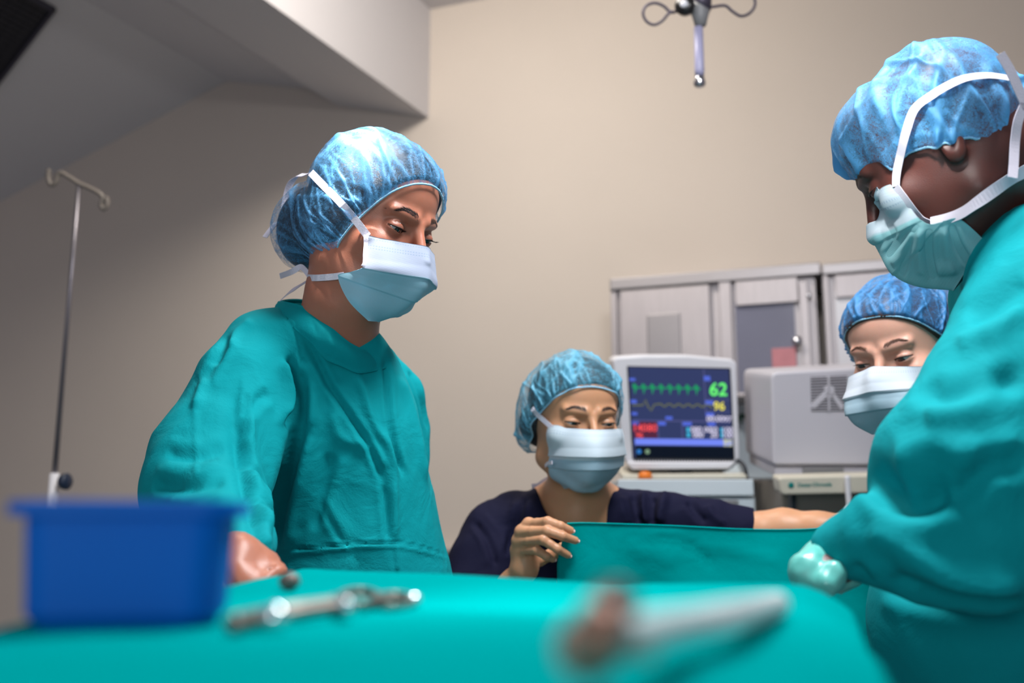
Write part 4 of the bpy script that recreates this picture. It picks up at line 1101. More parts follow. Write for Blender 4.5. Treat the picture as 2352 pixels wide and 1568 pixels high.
# gown
ryT = 0.115
rowsA = [(722, 690, 800, 1.385, 0.055), (760, 610, 860, 1.39, 0.085), (800, 555, 905, 1.40, 0.10), (850, 520, 932, 1.41, 0.11), (920, 540, 955, 1.42, 0.12), (1000, 585, 972, 1.42, 0.125), (1080, 600, 986, 1.42, 0.125), (1170, 605, 1006, 1.42, 0.125), (1270, 600, 1026, 1.42, 0.13), (1420, 560, 1060, 1.43, 0.15), (1800, 500, 1140, 1.46, 0.19)]
sA = secs_px(rowsA, ryT); sA.append((0.32, sA[-1][1], sA[-1][2], 0.27, 0.22))
LA = Loft(sA, 0.12, 2.2)
slA = [(P(607, 802, 1.34), 0.052), (P(562, 880, 1.31), 0.061), (P(530, 980, 1.28), 0.071), (P(492, 1060, 1.25), 0.079), (P(470, 1128, 1.21), 0.072), (P(512, 1195, 1.13), 0.054), (P(552, 1248, 1.03), 0.034), (P(566, 1270, 0.97), 0.0245)]
slA2 = [(P(850, 850, 1.50), 0.045), (P(905, 915, 1.53), 0.046), (P(930, 985, 1.54), 0.038), (P(930, 1050, 1.53), 0.036), (P(915, 1130, 1.50), 0.034), (P(880, 1230, 1.46), 0.03)]
nkA0, nkA1 = P(790, 720, 1.34), P(752, 830, 1.385)
def gA(p):
    d = LA(p)
    s1 = chain(p, [a for a, b in slA], [b for a, b in slA], 0.02)
    d = smin(d, s1, 0.018)
    d = smin(d, chain(p, [a for a, b in slA2], [b for a, b in slA2], 0.02), 0.015)
    d = smin(d, cone(p, P(700, 752, 1.385), P(585, 792, 1.35), 0.036, 0.036), 0.03)
    # cuff is open, neck is open
    d = smax(d, -cone(p, P(772, 690, 1.35), P(752, 800, 1.385), 0.066, 0.048), 0.008)
    n = P(585, 1292, 1.05)-P(560, 1240, 1.1); n /= np.linalg.norm(n)
    return d
axG = [axis_nodes(-0.75, 0.28, -0.68, 0.0, 0.0034, 0.02), axis_nodes(0.85, 1.85, 1.0, 1.50, 0.0036, 0.02), axis_nodes(0.28, 1.56, 1.03, 1.50, 0.0034, 0.022)]
meG = sdf_mesh('gown', gA, axG, newton=1)
noise_disp(meG, 0.004, 16, 3)
FA = [
 ([(696, 775), (730, 831), (760, 891), (803, 955), (846, 1023), (882, 1108)], 7, 0.0050, 'groove'),
 ([(884, 831), (893, 938), (905, 1023), (927, 1092)], 6, 0.0042, 'groove'),
 ([(816, 855), (833, 899), (858, 976), (888, 1023), (902, 1100), (907, 1245)], 10, 0.0045, 'ridge'),
 ([(918, 865), (952, 968), (980, 1104)], 8, 0.0040, 'ridge'),
 ([(940, 850), (962, 900), (985, 990)], 6, 0.003, 'groove'),
 ([(694, 850), (690, 930), (680, 1010), (660, 1096), (640, 1173), (628, 1285)], 16, 0.013, 'groove'),
 ([(663, 815), (672, 860), (668, 930), (655, 985)], 9, 0.007, 'groove'),
 ([(645, 830), (655, 890), (650, 960)], 10, 0.005, 'ridge'),
 ([(649, 715), (672, 752), (686, 790), (692, 835), (690, 900)], 3, 0.0016, 'groove'),
 ([(553, 899), (555, 1002), (568, 1090), (584, 1160), (602, 1220), (624, 1286)], 12, 0.008, 'step'),
 ([(566, 905), (560, 960), (558, 1010)], 7, 0.004, 'groove'),
 ([(527, 800), (545, 765), (580, 735)], 10, 0.003, 'ridge'),
 ([(470, 880), (500, 820), (525, 772)], 9, 0.0042, 'groove'),
 ([(448, 940), (470, 880), (495, 830)], 10, 0.004, 'ridge'),
 ([(446, 920), (450, 1000), (452, 1100)], 5, 0.0022, 'ridge'),
 ([(380, 1040), (450, 1050), (520, 1030)], 14, 0.003, 'groove'),
 ([(350, 1110), (420, 1120), (520, 1100)], 16, 0.004, 'groove'),
 ([(560, 960), (590, 920), (620, 905)], 12, 0.003, 'groove'),
 ([(720, 1000), (700, 1080), (680, 1180), (668, 1260)], 16, 0.005, 'ridge'),
 ([(765, 930), (780, 1000), (850, 1030), (880, 1080)], 14, 0.003, 'ridge'),
 ([(735, 1150), (760, 1200), (790, 1250)], 7, 0.0022, 'groove'),
 ([(760, 1040), (745, 1120), (720, 1220)], 14, 0.004, 'groove'),
 ([(880, 1110), (888, 1180), (892, 1240)], 7, 0.003, 'groove'),
 ([(700, 830), (712, 900), (716, 980)], 12, 0.0035, 'ridge'),
 ([(630, 1266), (720, 1258), (810, 1250), (900, 1247), (960, 1256), (1030, 1276)], 2.2, 0.0016, 'groove'),
 ([(630, 1274), (720, 1266), (810, 1257), (900, 1254), (960, 1263), (1030, 1283)], 3.5, 0.0012, 'ridge'),
 ([(910, 1250), (914, 1310)], 4, 0.002, 'ridge'),
]
folds(meG, [(a[0], a[1], a[2]*(1.7 if 0.0025 < a[2] < 0.012 else 1.0))+tuple(a[3:]) for a in FA])
relax(meG, 1, 0.45)
folds(meG, [FA[8]]+FA[-3:])
goA = link('gown', meG, M_gown, pa)

# collar: a standing band round the neck, seam stitched below
def ring_pts(front_px, back):
    return catmull([P(*q) for q in front_px]+[P(*q) for q in back], 10, True)
topA = ring_pts([(650, 692, 1.375), (700, 706, 1.325), (748, 742, 1.305), (800, 786, 1.31), (846, 808, 1.335), (868, 812, 1.37)], [(858, 782, 1.42), (840, 752, 1.45), (780, 712, 1.455), (700, 690, 1.43)])
botA = ring_pts([(628, 704, 1.385), (684, 762, 1.298), (730, 802, 1.285), (786, 836, 1.29), (842, 853, 1.32), (884, 838, 1.38)], [(894, 812, 1.44), (870, 786, 1.475), (790, 742, 1.48), (690, 712, 1.45)])
nR = 9; Gc_ = np.array([topA*(1-t)+botA*t for t in np.linspace(0, 1, nR)])
cc = Gc_.mean((0, 1)); 
for i, t in enumerate(np.linspace(0, 1, nR)):
    o_ = Gc_[i]-cc; o_[:, 2] = 0; o_ /= np.linalg.norm(o_, axis=1, keepdims=True); Gc_[i] += o_*0.004*math.sin(math.pi*t)
    Gc_[i] += o_*(0.0012*np.sin(np.arange(len(o_))*0.9+i*0.3))[:, None]*t
bvG_ = bvh_of(meG)
for i, t in enumerate(np.linspace(0, 1, nR)):
    if t > 0.3:
        for j in range(Gc_.shape[1]):
            h = bvG_.find_nearest(Vector(Gc_[i, j])); s_ = ((t-0.3)/0.7)**1.5*0.85
            if h[0] is not None and h[3] < 0.03: Gc_[i, j] = Gc_[i, j]*(1-s_)+(np.array(h[0])+np.array(h[1])*0.0018)*s_
for _ in range(8): Gc_[3:] = 0.5*Gc_[3:]+0.25*(np.roll(Gc_[3:], 1, 1)+np.roll(Gc_[3:], -1, 1))
botA = Gc_[-1].copy()
Gc_ = np.concatenate([Gc_, Gc_[:, :1]], 1)
clA = grid_mesh('collar', Gc_, M_gown, goA, thick=0.0016)
link('collar_piping', mesh_from('collar_piping', *tube_geo(botA[:50], 0.0019, 6)), M_gown, clA)
link('collar_edge', mesh_from('collar_edge', *tube_geo(topA, 0.0011, 6, True)), M_gown, clA)
shoe((hipA[0]-0.09, hipA[1]), -0.5, pa); shoe((hipA[0]+0.1, hipA[1]+0.03), -0.5, pa)

def poly_px(p, poly):
    """signed distance (m, negative inside) to the prism seen through a photo outline"""
    x, y, d = proj(p.astype(np.float64)); poly = np.array(poly, float); n = len(poly)
    best = np.full(len(x), 1e9); ins = np.zeros(len(x), bool); j = n-1
    for i in range(n):
        a, b = poly[j], poly[i]; ab = b-a; t = np.clip(((x-a[0])*ab[0]+(y-a[1])*ab[1])/(ab@ab), 0, 1)
        best = np.minimum(best, np.hypot(x-a[0]-t*ab[0], y-a[1]-t*ab[1]))
        c = ((a[1] > y) != (b[1] > y)) & (x < (b[0]-a[0])*(y-a[1])/(b[1]-a[1]+1e-12)+a[0]); ins ^= c; j = i
    return np.where(ins, -best, best)*d/FPX, d

# ------------------------------------------------------------------ person B: nurse in navy scrubs holding up the drape
RB = basis((0.29, -0.95, -0.12)); HB = Head(RB, P(1362, 972, 1.66)-RB@np.array([0, 0.09, 0.0]), 1.0, 0.92, 0.96, 1.06)
SK_B = skin_mat('skin_tan', (204, 150, 114), (112, 72, 56), 0.42)
pb = empty('person', [0.13, 1.80, 0], 'nurse in navy scrubs and blue cap holding up the teal drape, centre', 'person')
chB = P(1330, 1290, 1.83); hipB = np.array([chB[0]+0.02, chB[1]+0.03, 0.72])
armB = [P(1165, 1205, 1.83), P(1112, 1320, 1.78), P(1105, 1430, 1.70), P(1180, 1345, 1.60), P(1206, 1308, 1.575)]
armB2 = [P(1465, 1205, 1.82), P(1620, 1222, 1.78), P(1752, 1222, 1.74), P(1800, 1216, 1.73), P(1880, 1214, 1.70), P(1970, 1208, 1.665), P(1990, 1206, 1.655)]
def bodyB_extra(p):
    t = chain(p, [P(1330, 1190, 1.80), chB, hipB], [0.072, 0.095, 0.10], 0.05)
    t = smin(t, cone(p, P(1185, 1195, 1.83), P(1460, 1195, 1.82), 0.034, 0.034), 0.05)
    t = smin(t, cone(p, P(1300, 1130, 1.82), P(1215, 1175, 1.83), 0.030, 0.026), 0.04)
    t = smin(t, cone(p, P(1350, 1130, 1.82), P(1425, 1175, 1.83), 0.030, 0.026), 0.04)
    t = smin(t, cone(p, P(1285, 1180, 1.765), P(1240, 1168, 1.78), 0.010, 0.010), 0.02)
    t = smin(t, chain(p, armB, [0.036, 0.034, 0.034, 0.022, 0.021], 0.02), 0.02)
    t = smin(t, chain(p, armB2, [0.034, 0.034, 0.034, 0.0355, 0.028, 0.0205, 0.02], 0.012), 0.02)
    t = smin(t, legs_fn(hipB+[-.08, 0, -.02], hipB+[.08, 0, -.02], np.array([hipB[0]-.1, hipB[1], .06]), np.array([hipB[0]+.1, hipB[1], .06]))(p), 0.03)
    return t, 0.025
W_ = lambda x, y, d: P(1140+x*0.1084, 1160+y*0.1084, d)
fingB = [[W_(690, 400, 1.565), W_(1090, 350, 1.535), W_(1350, 440, 1.528), W_(1570, 530, 1.538)],
         [W_(530, 560, 1.565), W_(1080, 545, 1.525), W_(1400, 650, 1.520), W_(1670, 745, 1.535)],
         [W_(470, 760, 1.570), W_(1000, 735, 1.522), W_(1290, 920, 1.518), W_(1510, 1050, 1.532)],
         [W_(440, 960, 1.577), W_(860, 955, 1.532), W_(1060, 1080, 1.530), W_(1190, 1140, 1.540)]]
thumbB = [W_(620, 1180, 1.575), W_(900, 1150, 1.600), W_(1180, 1040, 1.598), W_(1400, 880, 1.592)]
def handB(p):
    h = None
    for q, r in zip(fingB, (0.0072, 0.0073, 0.0070, 0.0064)):
        pts = [q[0]*0.55+q[1]*0.45, q[1], q[1]*0.5+q[2]*0.5, q[2], q[3]]
        e = chain(p, [q[0]]+pts, [r*1.22, r*1.02, r*1.10, r*0.97, r*0.98, r*0.80], 0.003)
        h = e if h is None else smin(h, e, 0.0022)
    th = chain(p, thumbB, [0.013, 0.0105, 0.009, 0.0075], 0.005)
    wr_ = P(1206, 1308, 1.575)
    pm = None
    for q, r in zip(fingB, (0.0100, 0.0102, 0.0105, 0.0105)):
        e = cone(p, q[0]+CF*0.003, wr_*0.75+q[0]*0.25+CF*0.004, r, 0.013); pm = e if pm is None else smin(pm, e, 0.010)
    pm = smin(pm, cone(p, W_(640, 1180, 1.58), W_(560, 1350, 1.58), 0.018, 0.017), 0.015)
    h = smin(h, pm, 0.006); h = smin(h, th, 0.008)
    return h, 0.008
lhB = P(2000, 1205, 1.645)
def handB2(p):
    h = ell(p-lhB.astype(np.float32), (0.02, 0, 0), (0.036, 0.026, 0.018))
    for i in range(4):
        b = lhB+np.array([0.045, -0.012+0.004*i, 0.012-0.012*i])
        h = smin(h, chain(p, [b, b+[0.022, -0.020, 0.002], b+[0.016, -0.038, -0.004], b+[0.002, -0.042, -0.006]], [0.009, 0.008, 0.0075, 0.0065], 0.004), 0.004)
    h = smin(h, chain(p, [lhB+[0.0, 0.005, 0.004], lhB+[0.02, 0.022, 0.006], lhB+[0.045, 0.020, 0.0]], [0.011, 0.010, 0.008], 0.004), 0.006)
    return h, 0.01
neckB = [(HB.w(0, -0.022, -0.045), 0.050), (P(1330, 1130, 1.785), 0.047), (P(1328, 1190, 1.80), 0.066)]
fB = body_fn(HB, [bodyB_extra, handB, handB2], neckB, lids=(0.0006, -0.0042), slim=1.02)
# grid in the head's frame: fine over the face, and fine again over the raised hand
hl_ = HB.l(W_(900, 800, 1.54))
def axis2(lo, hi, zones, coarse):
    x = lo; out = [lo]
    while x < hi:
        s = coarse
        for a, b, st in zones:
            dist = max(a-x, x-b, 0); s = min(s, st+dist*0.22)
        x += s; out.append(x)
    return np.array(out)
axB = [axis2(-0.62, 0.36, [(-0.08, 0.08, 0.0019), (hl_[0]-0.045, hl_[0]+0.04, 0.0016)], 0.013),
       axis2(-0.35, 0.42, [(0.0, 0.125, 0.0019), (hl_[1]-0.035, hl_[1]+0.05, 0.0018)], 0.013),
       axis2(-1.42, 0.13, [(-0.07, 0.04, 0.0017), (hl_[2]-0.04, hl_[2]+0.035, 0.0015)], 0.013)]
meB = sdf_mesh('body', fB, axB, HB.R, HB.c); tint_skin(meB, HB, 0.30, 0.5)
link('body', meB, SK_B, pb); bvB = bvh_of(meB)
eyes(HB, pb, (-0.10, 1, -0.45), (50, 32, 22)); brows_lashes(HB, bvB, pb, mat('brow_dark', (46, 32, 28), 0.6), lash=0.006, thick=0.85, arch=0.001, seed=4, lid_up=0.0006)
M_nail = mat('nail_pink', (238, 196, 188), 0.25, coat=0.5)
for q, r in zip(fingB, (0.0072, 0.0073, 0.0070, 0.0064)):
    t = q[3]-q[2]; t /= np.linalg.norm(t); n_ = -CF+0.30*CU; n_ -= t*(n_@t); n_ /= np.linalg.norm(n_); s_ = np.cross(t, n_)
    G = np.array([[q[3]+t*(-0.007+0.0125*u)+s_*math.sin(a)*r*(0.62-0.14*u**3)+n_*(math.cos(a)*r*0.84-0.0006*u-0.0003) for a in np.linspace(-0.95, 0.95, 8)] for u in np.linspace(0, 1, 7)])
    grid_mesh('fingernail', G, M_nail, pb, thick=0.0005)
poB, pnB = (0, 0.045, 0.030), (0, -0.62, 0.785)
lobB = [((0.050, -0.062, -0.012), (0.036, 0.040, 0.048)), ((0.0, -0.050, 0.040), (0.082, 0.068, 0.068))]
hair(HB, pb, poB, pnB, [((0.03, -0.065, -0.005), (0.050, 0.042, 0.045))], low=-0.003, fine=0.0045)
M_capB = cap_mat('cap_cyan', (112, 190, 222), 0.24)
capB = cap(HB, pb, M_capB, None, poB, pnB, lobB, infl=0.009, seed=11, cen=(0, 0.005, -0.01), gathers=80, gamp=0.0030, crumple=0.0026, glen=1.2, gw=1.3)
bvcB = bvh_of(capB.data)
cB = [[(1268, 982, .044), (1312, 983, .087), (1364, 986, .110), (1404, 985, .092), (1429, 984, .046)],
      [(1265, 1010, .045), (1310, 1012, .096), (1370, 1014, .126), (1410, 1012, .099), (1434, 1008, .050)],
      [(1262, 1042, .042), (1308, 1045, .097), (1372, 1046, .130), (1412, 1044, .099), (1436, 1040, .046)],
      [(1264, 1066, .036), (1306, 1073, .090), (1368, 1074, .124), (1408, 1072, .090), (1430, 1064, .042)],
      [(1282, 1091, .022), (1312, 1105, .072), (1356, 1110, .108), (1396, 1103, .074), (1418, 1086, .030)],
      [(1302, 1110, .000), (1322, 1120, .040), (1350, 1125, .074), (1384, 1117, .046), (1404, 1102, .008)]]
M_maskB = mask_mat('mask_cloth_pale', (216, 230, 240), (184, 216, 234), 0.48, 130)
mkB, WB = mask_from(HB, [[HB.on(x, y, 1, v) for x, y, v in r] for r in cB], False, fB, pb, M_maskB, nu=60, pleats=(0.44, 0.64), pamp=0.0035)
bvmB = bvh_of(mkB.data)
strap_on('tie_strap', [(1270, 984), (1250, 966), (1232, 950), (1222, 938)], [bvcB, bvB], 0.0085, M_tie, mkB, HB.c, lift=0.006)
ribbon('tie_strap', catmull([P(1268, 1062, 1.64), P(1258, 1064, 1.66), P(1252, 1070, 1.68)], 4), 0.006, M_tie, mkB, wdir=CU)
ribbon('tie_strap', catmull([P(1262, 1100, 1.84), P(1248, 1108, 1.85), P(1236, 1116, 1.86), P(1222, 1118, 1.87)], 4), 0.012, M_tie, mkB, wdir=CU)

rowsB = [(1112, 1246, 1402, 1.83, 0.045), (1135, 1195, 1440, 1.825, 0.070), (1165, 1140, 1475, 1.825, 0.088), (1210, 1112, 1492, 1.83, 0.102), (1300, 1108, 1495, 1.84, 0.112), (1450, 1110, 1495, 1.85, 0.12), (1700, 1090, 1510, 1.88, 0.14)]
sB = secs_px(rowsB, 0.1); sB.append((0.55, sB[-1][1], sB[-1][2], 0.19, 0.15))
LB = Loft(sB, 0.0, 2.2)
slB = [(P(1178, 1182, 1.83), 0.046), (P(1140, 1225, 1.815), 0.057), (P(1116, 1295, 1.78), 0.066), (P(1100, 1350, 1.75), 0.066)]
slB2 = [(P(1430, 1176, 1.83), 0.046), (P(1540, 1192, 1.79), 0.048), (P(1640, 1206, 1.77), 0.044), (P(1700, 1216, 1.755), 0.0405), (P(1735, 1219, 1.748), 0.0385)]
vneck = [(1215, 1085), (1232, 1124), (1262, 1188), (1305, 1262), (1345, 1262), (1380, 1196), (1402, 1124), (1420, 1085)]
def gB(p):
    d = LB(p)
    d = smin(d, chain(p, [a for a, b in slB], [b for a, b in slB], 0.02), 0.015)
    d = smin(d, chain(p, [a for a, b in slB2], [b for a, b in slB2], 0.015), 0.018)
    v, dep = poly_px(p, vneck); v = np.maximum(v, dep-1.845)
    d = smax(d, -v.astype(np.float32), 0.004)
    d = smax(d, -cone(p, P(1328, 1080, 1.80), P(1328, 1150, 1.80), 0.060, 0.052), 0.006)
    for a, b, r in ((P(1735, 1219, 1.748), P(1775, 1220, 1.742), 0.0375),): 
        n_ = (b-a)/np.linalg.norm(b-a); d = smax(d, ((p-a.astype(np.float32))@n_.astype(np.float32))-0.0, 0.002)
    return d
axg = [axis2(-0.32, 0.62, [(-0.15, 0.5, 0.0042)], 0.02), axis2(1.55, 2.1, [(1.64, 1.84, 0.0042)], 0.018), axis2(0.5, 1.28, [(1.04, 1.24, 0.004)], 0.02)]
meGB = sdf_mesh('scrub_top', gB, axg); noise_disp(meGB, 0.0035, 26, 8)
folds(meGB, [
 ([(1205, 1140), (1185, 1200), (1160, 1280)], 8, 0.007, 'groove'), ([(1220, 1150), (1205, 1230), (1190, 1300)], 9, 0.005, 'ridge'),
 ([(1090, 1200), (1120, 1240), (1140, 1300)], 7, 0.006, 'groove'), ([(1110, 1180), (1150, 1230), (1165, 1290)], 8, 0.004, 'ridge'),
 ([(1235, 1130), (1262, 1190), (1290, 1245)], 3, 0.002, 'ridge'), ([(1400, 1130), (1380, 1190)], 3, 0.002, 'ridge'),
 ([(1455, 1135), (1462, 1170), (1470, 1205)], 9, 0.009, 'groove'), ([(1500, 1140), (1496, 1175), (1500, 1205)], 9, 0.008, 'groove'),
 ([(1530, 1130), (1522, 1165), (1515, 1200)], 9, 0.010, 'ridge'), ([(1480, 1128), (1480, 1170), (1485, 1200)], 8, 0.007, 'ridge'),
 ([(1580, 1150), (1600, 1175), (1620, 1200)], 9, 0.007, 'groove'), ([(1625, 1160), (1640, 1185), (1665, 1205)], 8, 0.006, 'ridge'),
 ([(1420, 1140), (1430, 1175), (1440, 1205)], 8, 0.006, 'ridge')])
link('scrub_top', meGB, M_navy, pb)
shoe((hipB[0]-0.1, hipB[1]), -1.5, pb); shoe((hipB[0]+0.1, hipB[1]), -1.5, pb)

# the drape she holds up
dr_top = catmull([(1303, 1201, 1.548), (1345, 1200, 1.556), (1450, 1203, 1.575), (1560, 1207, 1.588), (1700, 1214, 1.598), (1830, 1215, 1.600), (1930, 1209, 1.600), (2010, 1203, 1.602), (2040, 1203, 1.602)], 14)
TP = np.array([P(*q) for q in dr_top]); n_c = len(TP); n_r = 46
side_ = np.array([-0.0022, 0, 0]); G = np.zeros((n_r, n_c, 3)); rs = np.random.RandomState(2)
for i in range(n_r):
    t = i/(n_r-1.0); drop = 0.55*t**1.15
    G[i] = TP+np.array([0, 0, -drop])
    G[i, :, 0] += -0.016*min(1, t*7)*np.exp(-np.arange(n_c)/9.0)
    G[i, :, 1] += 0.02*t
    s = np.arange(n_c)/n_c
    G[i, :, 1] += (0.005*np.sin(s*17+2.5*t*4)*min(1, t*4)+0.004*np.sin(s*31-7*t+1)*min(1, t*5)+0.010*np.sin(s*6+3*t)*min(1, 3*t))
dro = grid_mesh('surgical_drape', G, M_drape, None, thick=0.0012)
dme = dro.data
folds(dme, [([(1380, 1240), (1410, 1275), (1440, 1310)], 4, 0.0016, 'groove'), ([(1310, 1218), (1500, 1222), (1700, 1228), (1960, 1226)], 3, 0.0014, 'groove'),
            ([(1370, 1222), (1400, 1214), (1440, 1216)], 3, 0.002, 'groove'), ([(1440, 1250), (1480, 1270), (1560, 1290)], 10, 0.003, 'ridge'), ([(1600, 1250), (1680, 1262), (1800, 1290)], 12, 0.003, 'ridge'), ([(1822, 1220), (1822, 1320)], 2.5, 0.001, 'ridge'), ([(1500, 1235), (1580, 1255), (1640, 1300)], 8, 0.003, 'groove')])
tag(dro, 'teal drape held up between the hands of the nurse in navy scrubs', 'drape')
hem = catmull([P(q[0], q[1]+1.0, q[2]-0.0006) for q in dr_top[::6]], 6)
link('hem', mesh_from('hem', *tube_geo(hem, 0.0014, 6)), M_drape, dro)

# ------------------------------------------------------------------ person C: nurse looking down at the right
RC = basis((-0.68, -0.68, -0.25), -0.06); SC = 1.0
HC = Head(RC, P(2020, 832, 1.50)-RC@np.array([0, 0.09, 0.0])*SC, SC, 0.92, 0.95)
SK_C = skin_mat('skin_fair', (222, 166, 144), (140, 96, 88), 0.42)
pc = empty('person', [0.66, 1.62, 0], 'fair nurse with blue cap and mask looking down beside the ventilator, right', 'person')
sC = P(2235, 1100, 1.84); hipC = np.array([sC[0]+0.05, sC[1]+0.05, 0.85])
def bodyC_extra(p):
    t = chain(p, [P(2200, 1080, 1.76), sC, hipC], [0.06, 0.09, 0.10], 0.05)
    t = smin(t, cone(p, sC+[-0.12, 0.05, 0.02], sC+[0.15, 0.0, 0.02], 0.04, 0.04), 0.05)
    a1 = [sC+[-0.12, 0.05, 0.0], sC+[-0.14, 0.0, -0.24], sC+[-0.20, -0.18, -0.30]]; a2 = [sC+[0.17, 0.0, 0.0], sC+[0.22, 0.02, -0.25], sC+[0.10, -0.16, -0.32]]
    for a in (a1, a2): t = smin(t, chain(p, a+[a[2]+(a[2]-a[1])*0.35], [0.036, 0.032, 0.022, 0.016], 0.02), 0.02)
    t = smin(t, legs_fn(hipC+[-.08, 0, -.02], hipC+[.08, 0, -.02], np.array([hipC[0]-.1, hipC[1], .06]), np.array([hipC[0]+.1, hipC[1], .06]))(p), 0.03)
    return t, 0.025
neckC = [(HC.w(0, -0.022, -0.045), 0.050), (P(2150, 1010, 1.62), 0.049), (P(2195, 1080, 1.76), 0.066)]
fC = body_fn(HC, [bodyC_extra], neckC, lids=(0.0012, -0.0046), slim=1.0)
axC = [axis_nodes(-0.42, 0.42, -0.078, 0.080, 0.0020, 0.014), axis_nodes(-0.50, 0.45, -0.02, 0.125, 0.0020, 0.014), axis_nodes(-1.58, 0.13, -0.11, 0.08, 0.0019, 0.014)]
meC = sdf_mesh('body', fC, axC, HC.R, HC.c); tint_skin(meC, HC, 0.28, 0.5); link('body', meC, SK_C, pc); bvC = bvh_of(meC)
eyes(HC, pc, (0.12, 1, -0.35), (60, 42, 30)); brows_lashes(HC, bvC, pc, mat('brow_brown', (92, 60, 46), 0.6), lash=0.006, thick=0.8, arch=0.0035, seed=9)
poC, pnC = (0, 0.045, 0.040), (0, -0.62, 0.785)
hair(HC, pc, poC, pnC, [], mat('brown_hair', (74, 50, 40), 0.4, noise=0.3, nscale=60, stretch=(1, 1, 5)), low=0.006, fine=0.0045)
M_capC = cap_mat('cap_mid_blue', (74, 150, 214), 0.36)
capC = cap(HC, pc, M_capC, None, poC, pnC, [((0, -0.045, 0.055), (0.084, 0.076, 0.074))], infl=0.008, seed=21, cen=(0, 0.0, 0.0), gathers=90, gamp=0.0028, crumple=0.0024, glen=1.2, gw=1.2)
bvcC = bvh_of(capC.data)
cC = []
for sd_, md_, x0 in (((2126, 841), (2004, 841), 0.058), ((2135, 862), (1998, 868), 0.061), ((2131, 890), (2001, 898), 0.062), ((2120, 920), (2008, 930), 0.058), ((2100, 956), (2026, 966), 0.046), ((2080, 988), (2050, 994), 0.026)):
    cC.append(row(HC, sd_, md_, [-x0, -x0*0.88, -x0*0.62, -x0*0.30, 0.0]))
mkC, WC = mask_from(HC, cC, True, fC, pc, mask_mat('mask_cloth_grey', (204, 212, 222), (168, 194, 208), 0.42, 130), nu=60, pleats=(0.42, 0.66), pamp=0.0030)
bvmC = bvh_of(mkC.data)
strap_on('tie_strap', [(2124, 841), (2140, 835), (2160, 834), (2185, 828)], [bvC, bvcC], 0.007, M_tie, mkC, HC.c)
rowsC = [(1030, 2120, 2270, 1.83, 0.06), (1070, 2060, 2350, 1.84, 0.09), (1150, 2040, 2410, 1.85, 0.10), (1400, 2050, 2410, 1.86, 0.12), (1800, 2030, 2440, 1.90, 0.16)]
scC = secs_px(rowsC, 0.1); scC.append((0.3, scC[-1][1], scC[-1][2], 0.22, 0.18)); LC = Loft(scC, 0.0, 2.2)
a1 = [sC+[-0.12, 0.05, -0.01], sC+[-0.14, 0.0, -0.24], sC+[-0.20, -0.18, -0.30]]; a2 = [sC+[0.17, 0.0, -0.01], sC+[0.22, 0.02, -0.25], sC+[0.10, -0.16, -0.32]]
def gC(p):
    d = LC(p)
    for a in (a1, a2): d = smin(d, chain(p, a, [0.055, 0.055, 0.034], 0.02), 0.02)
    return smax(d, -cone(p, P(2160, 985, 1.66), P(2195, 1070, 1.78), 0.062, 0.055), 0.006)
sx_, sy_ = float(sC[0]), float(sC[1])
mGC = sdf_mesh('gown', gC, [np.arange(sx_-0.34, sx_+0.36, 0.009), np.arange(sy_-0.42, sy_+0.30, 0.009), axis2(0.28, 1.36, [(1.0, 1.3, 0.008)], 0.02)]); noise_disp(mGC, 0.006, 20, 4)
link('gown', mGC, M_gown, pc)
shoe((hipC[0]-0.1, hipC[1]), -1.8, pc); shoe((hipC[0]+0.1, hipC[1]), -1.8, pc)

# ------------------------------------------------------------------ person D: surgeon leaning in at the right
HD_ = Head([[0.5087, -0.693, -0.5109], [0.8394, 0.5312, 0.1152], [0.1915, -0.4874, 0.8519]], [0.4884, 1.0705, 1.5469], 1.04, 0.82, 0.80)
SK_D = skin_mat('skin_dark', (88, 50, 44), (40, 24, 22), 0.38)
pd_ = empty('person', [0.75, 1.10, 0], 'surgeon in teal gown leaning in from the right, seen from the side', 'person')
bkD = P(2500, 640, 1.18); hipD = np.array([bkD[0]+0.22, bkD[1]+0.10, 0.90])
armD = [(P(2400, 690, 1.03), 0.040), (P(2290, 930, 0.955), 0.038), (P(2300, 1235, 0.89), 0.036), (P(2100, 1255, 0.89), 0.030), (P(1955, 1262, 0.93), 0.022), (P(1915, 1285, 0.93), 0.020)]
hD = P(1880, 1302, 0.93)
DX = lambda x, y, d: P(x, y, d)
fingD = [[(1900, 1282, .93), (1868, 1280, .915), (1842, 1302, .905), (1836, 1330, .91)], [(1896, 1296, .925), (1862, 1298, .905), (1844, 1322, .90), (1846, 1345, .905)],
         [(1896, 1310, .92), (1872, 1316, .90), (1860, 1338, .895), (1866, 1356, .90)], [(1902, 1322, .92), (1888, 1334, .90), (1882, 1352, .90), (1890, 1366, .905)],
         [(1915, 1300, .915), (1915, 1318, .89), (1900, 1340, .885), (1888, 1352, .888)]]
def handD(p, g=0.0):
    h = ell(p-hD.astype(np.float32), (0.012, 0.0, 0.0), (0.032+g, 0.026+g, 0.022+g))
    for i, q in enumerate(fingD):
        r = (0.0095, 0.0098, 0.0092, 0.0082, 0.0105)[i]+g
        h = smin(h, chain(p, [P(*a) for a in q], [r*1.1, r, r*0.95, r*0.8], 0.004), 0.005)
    return h
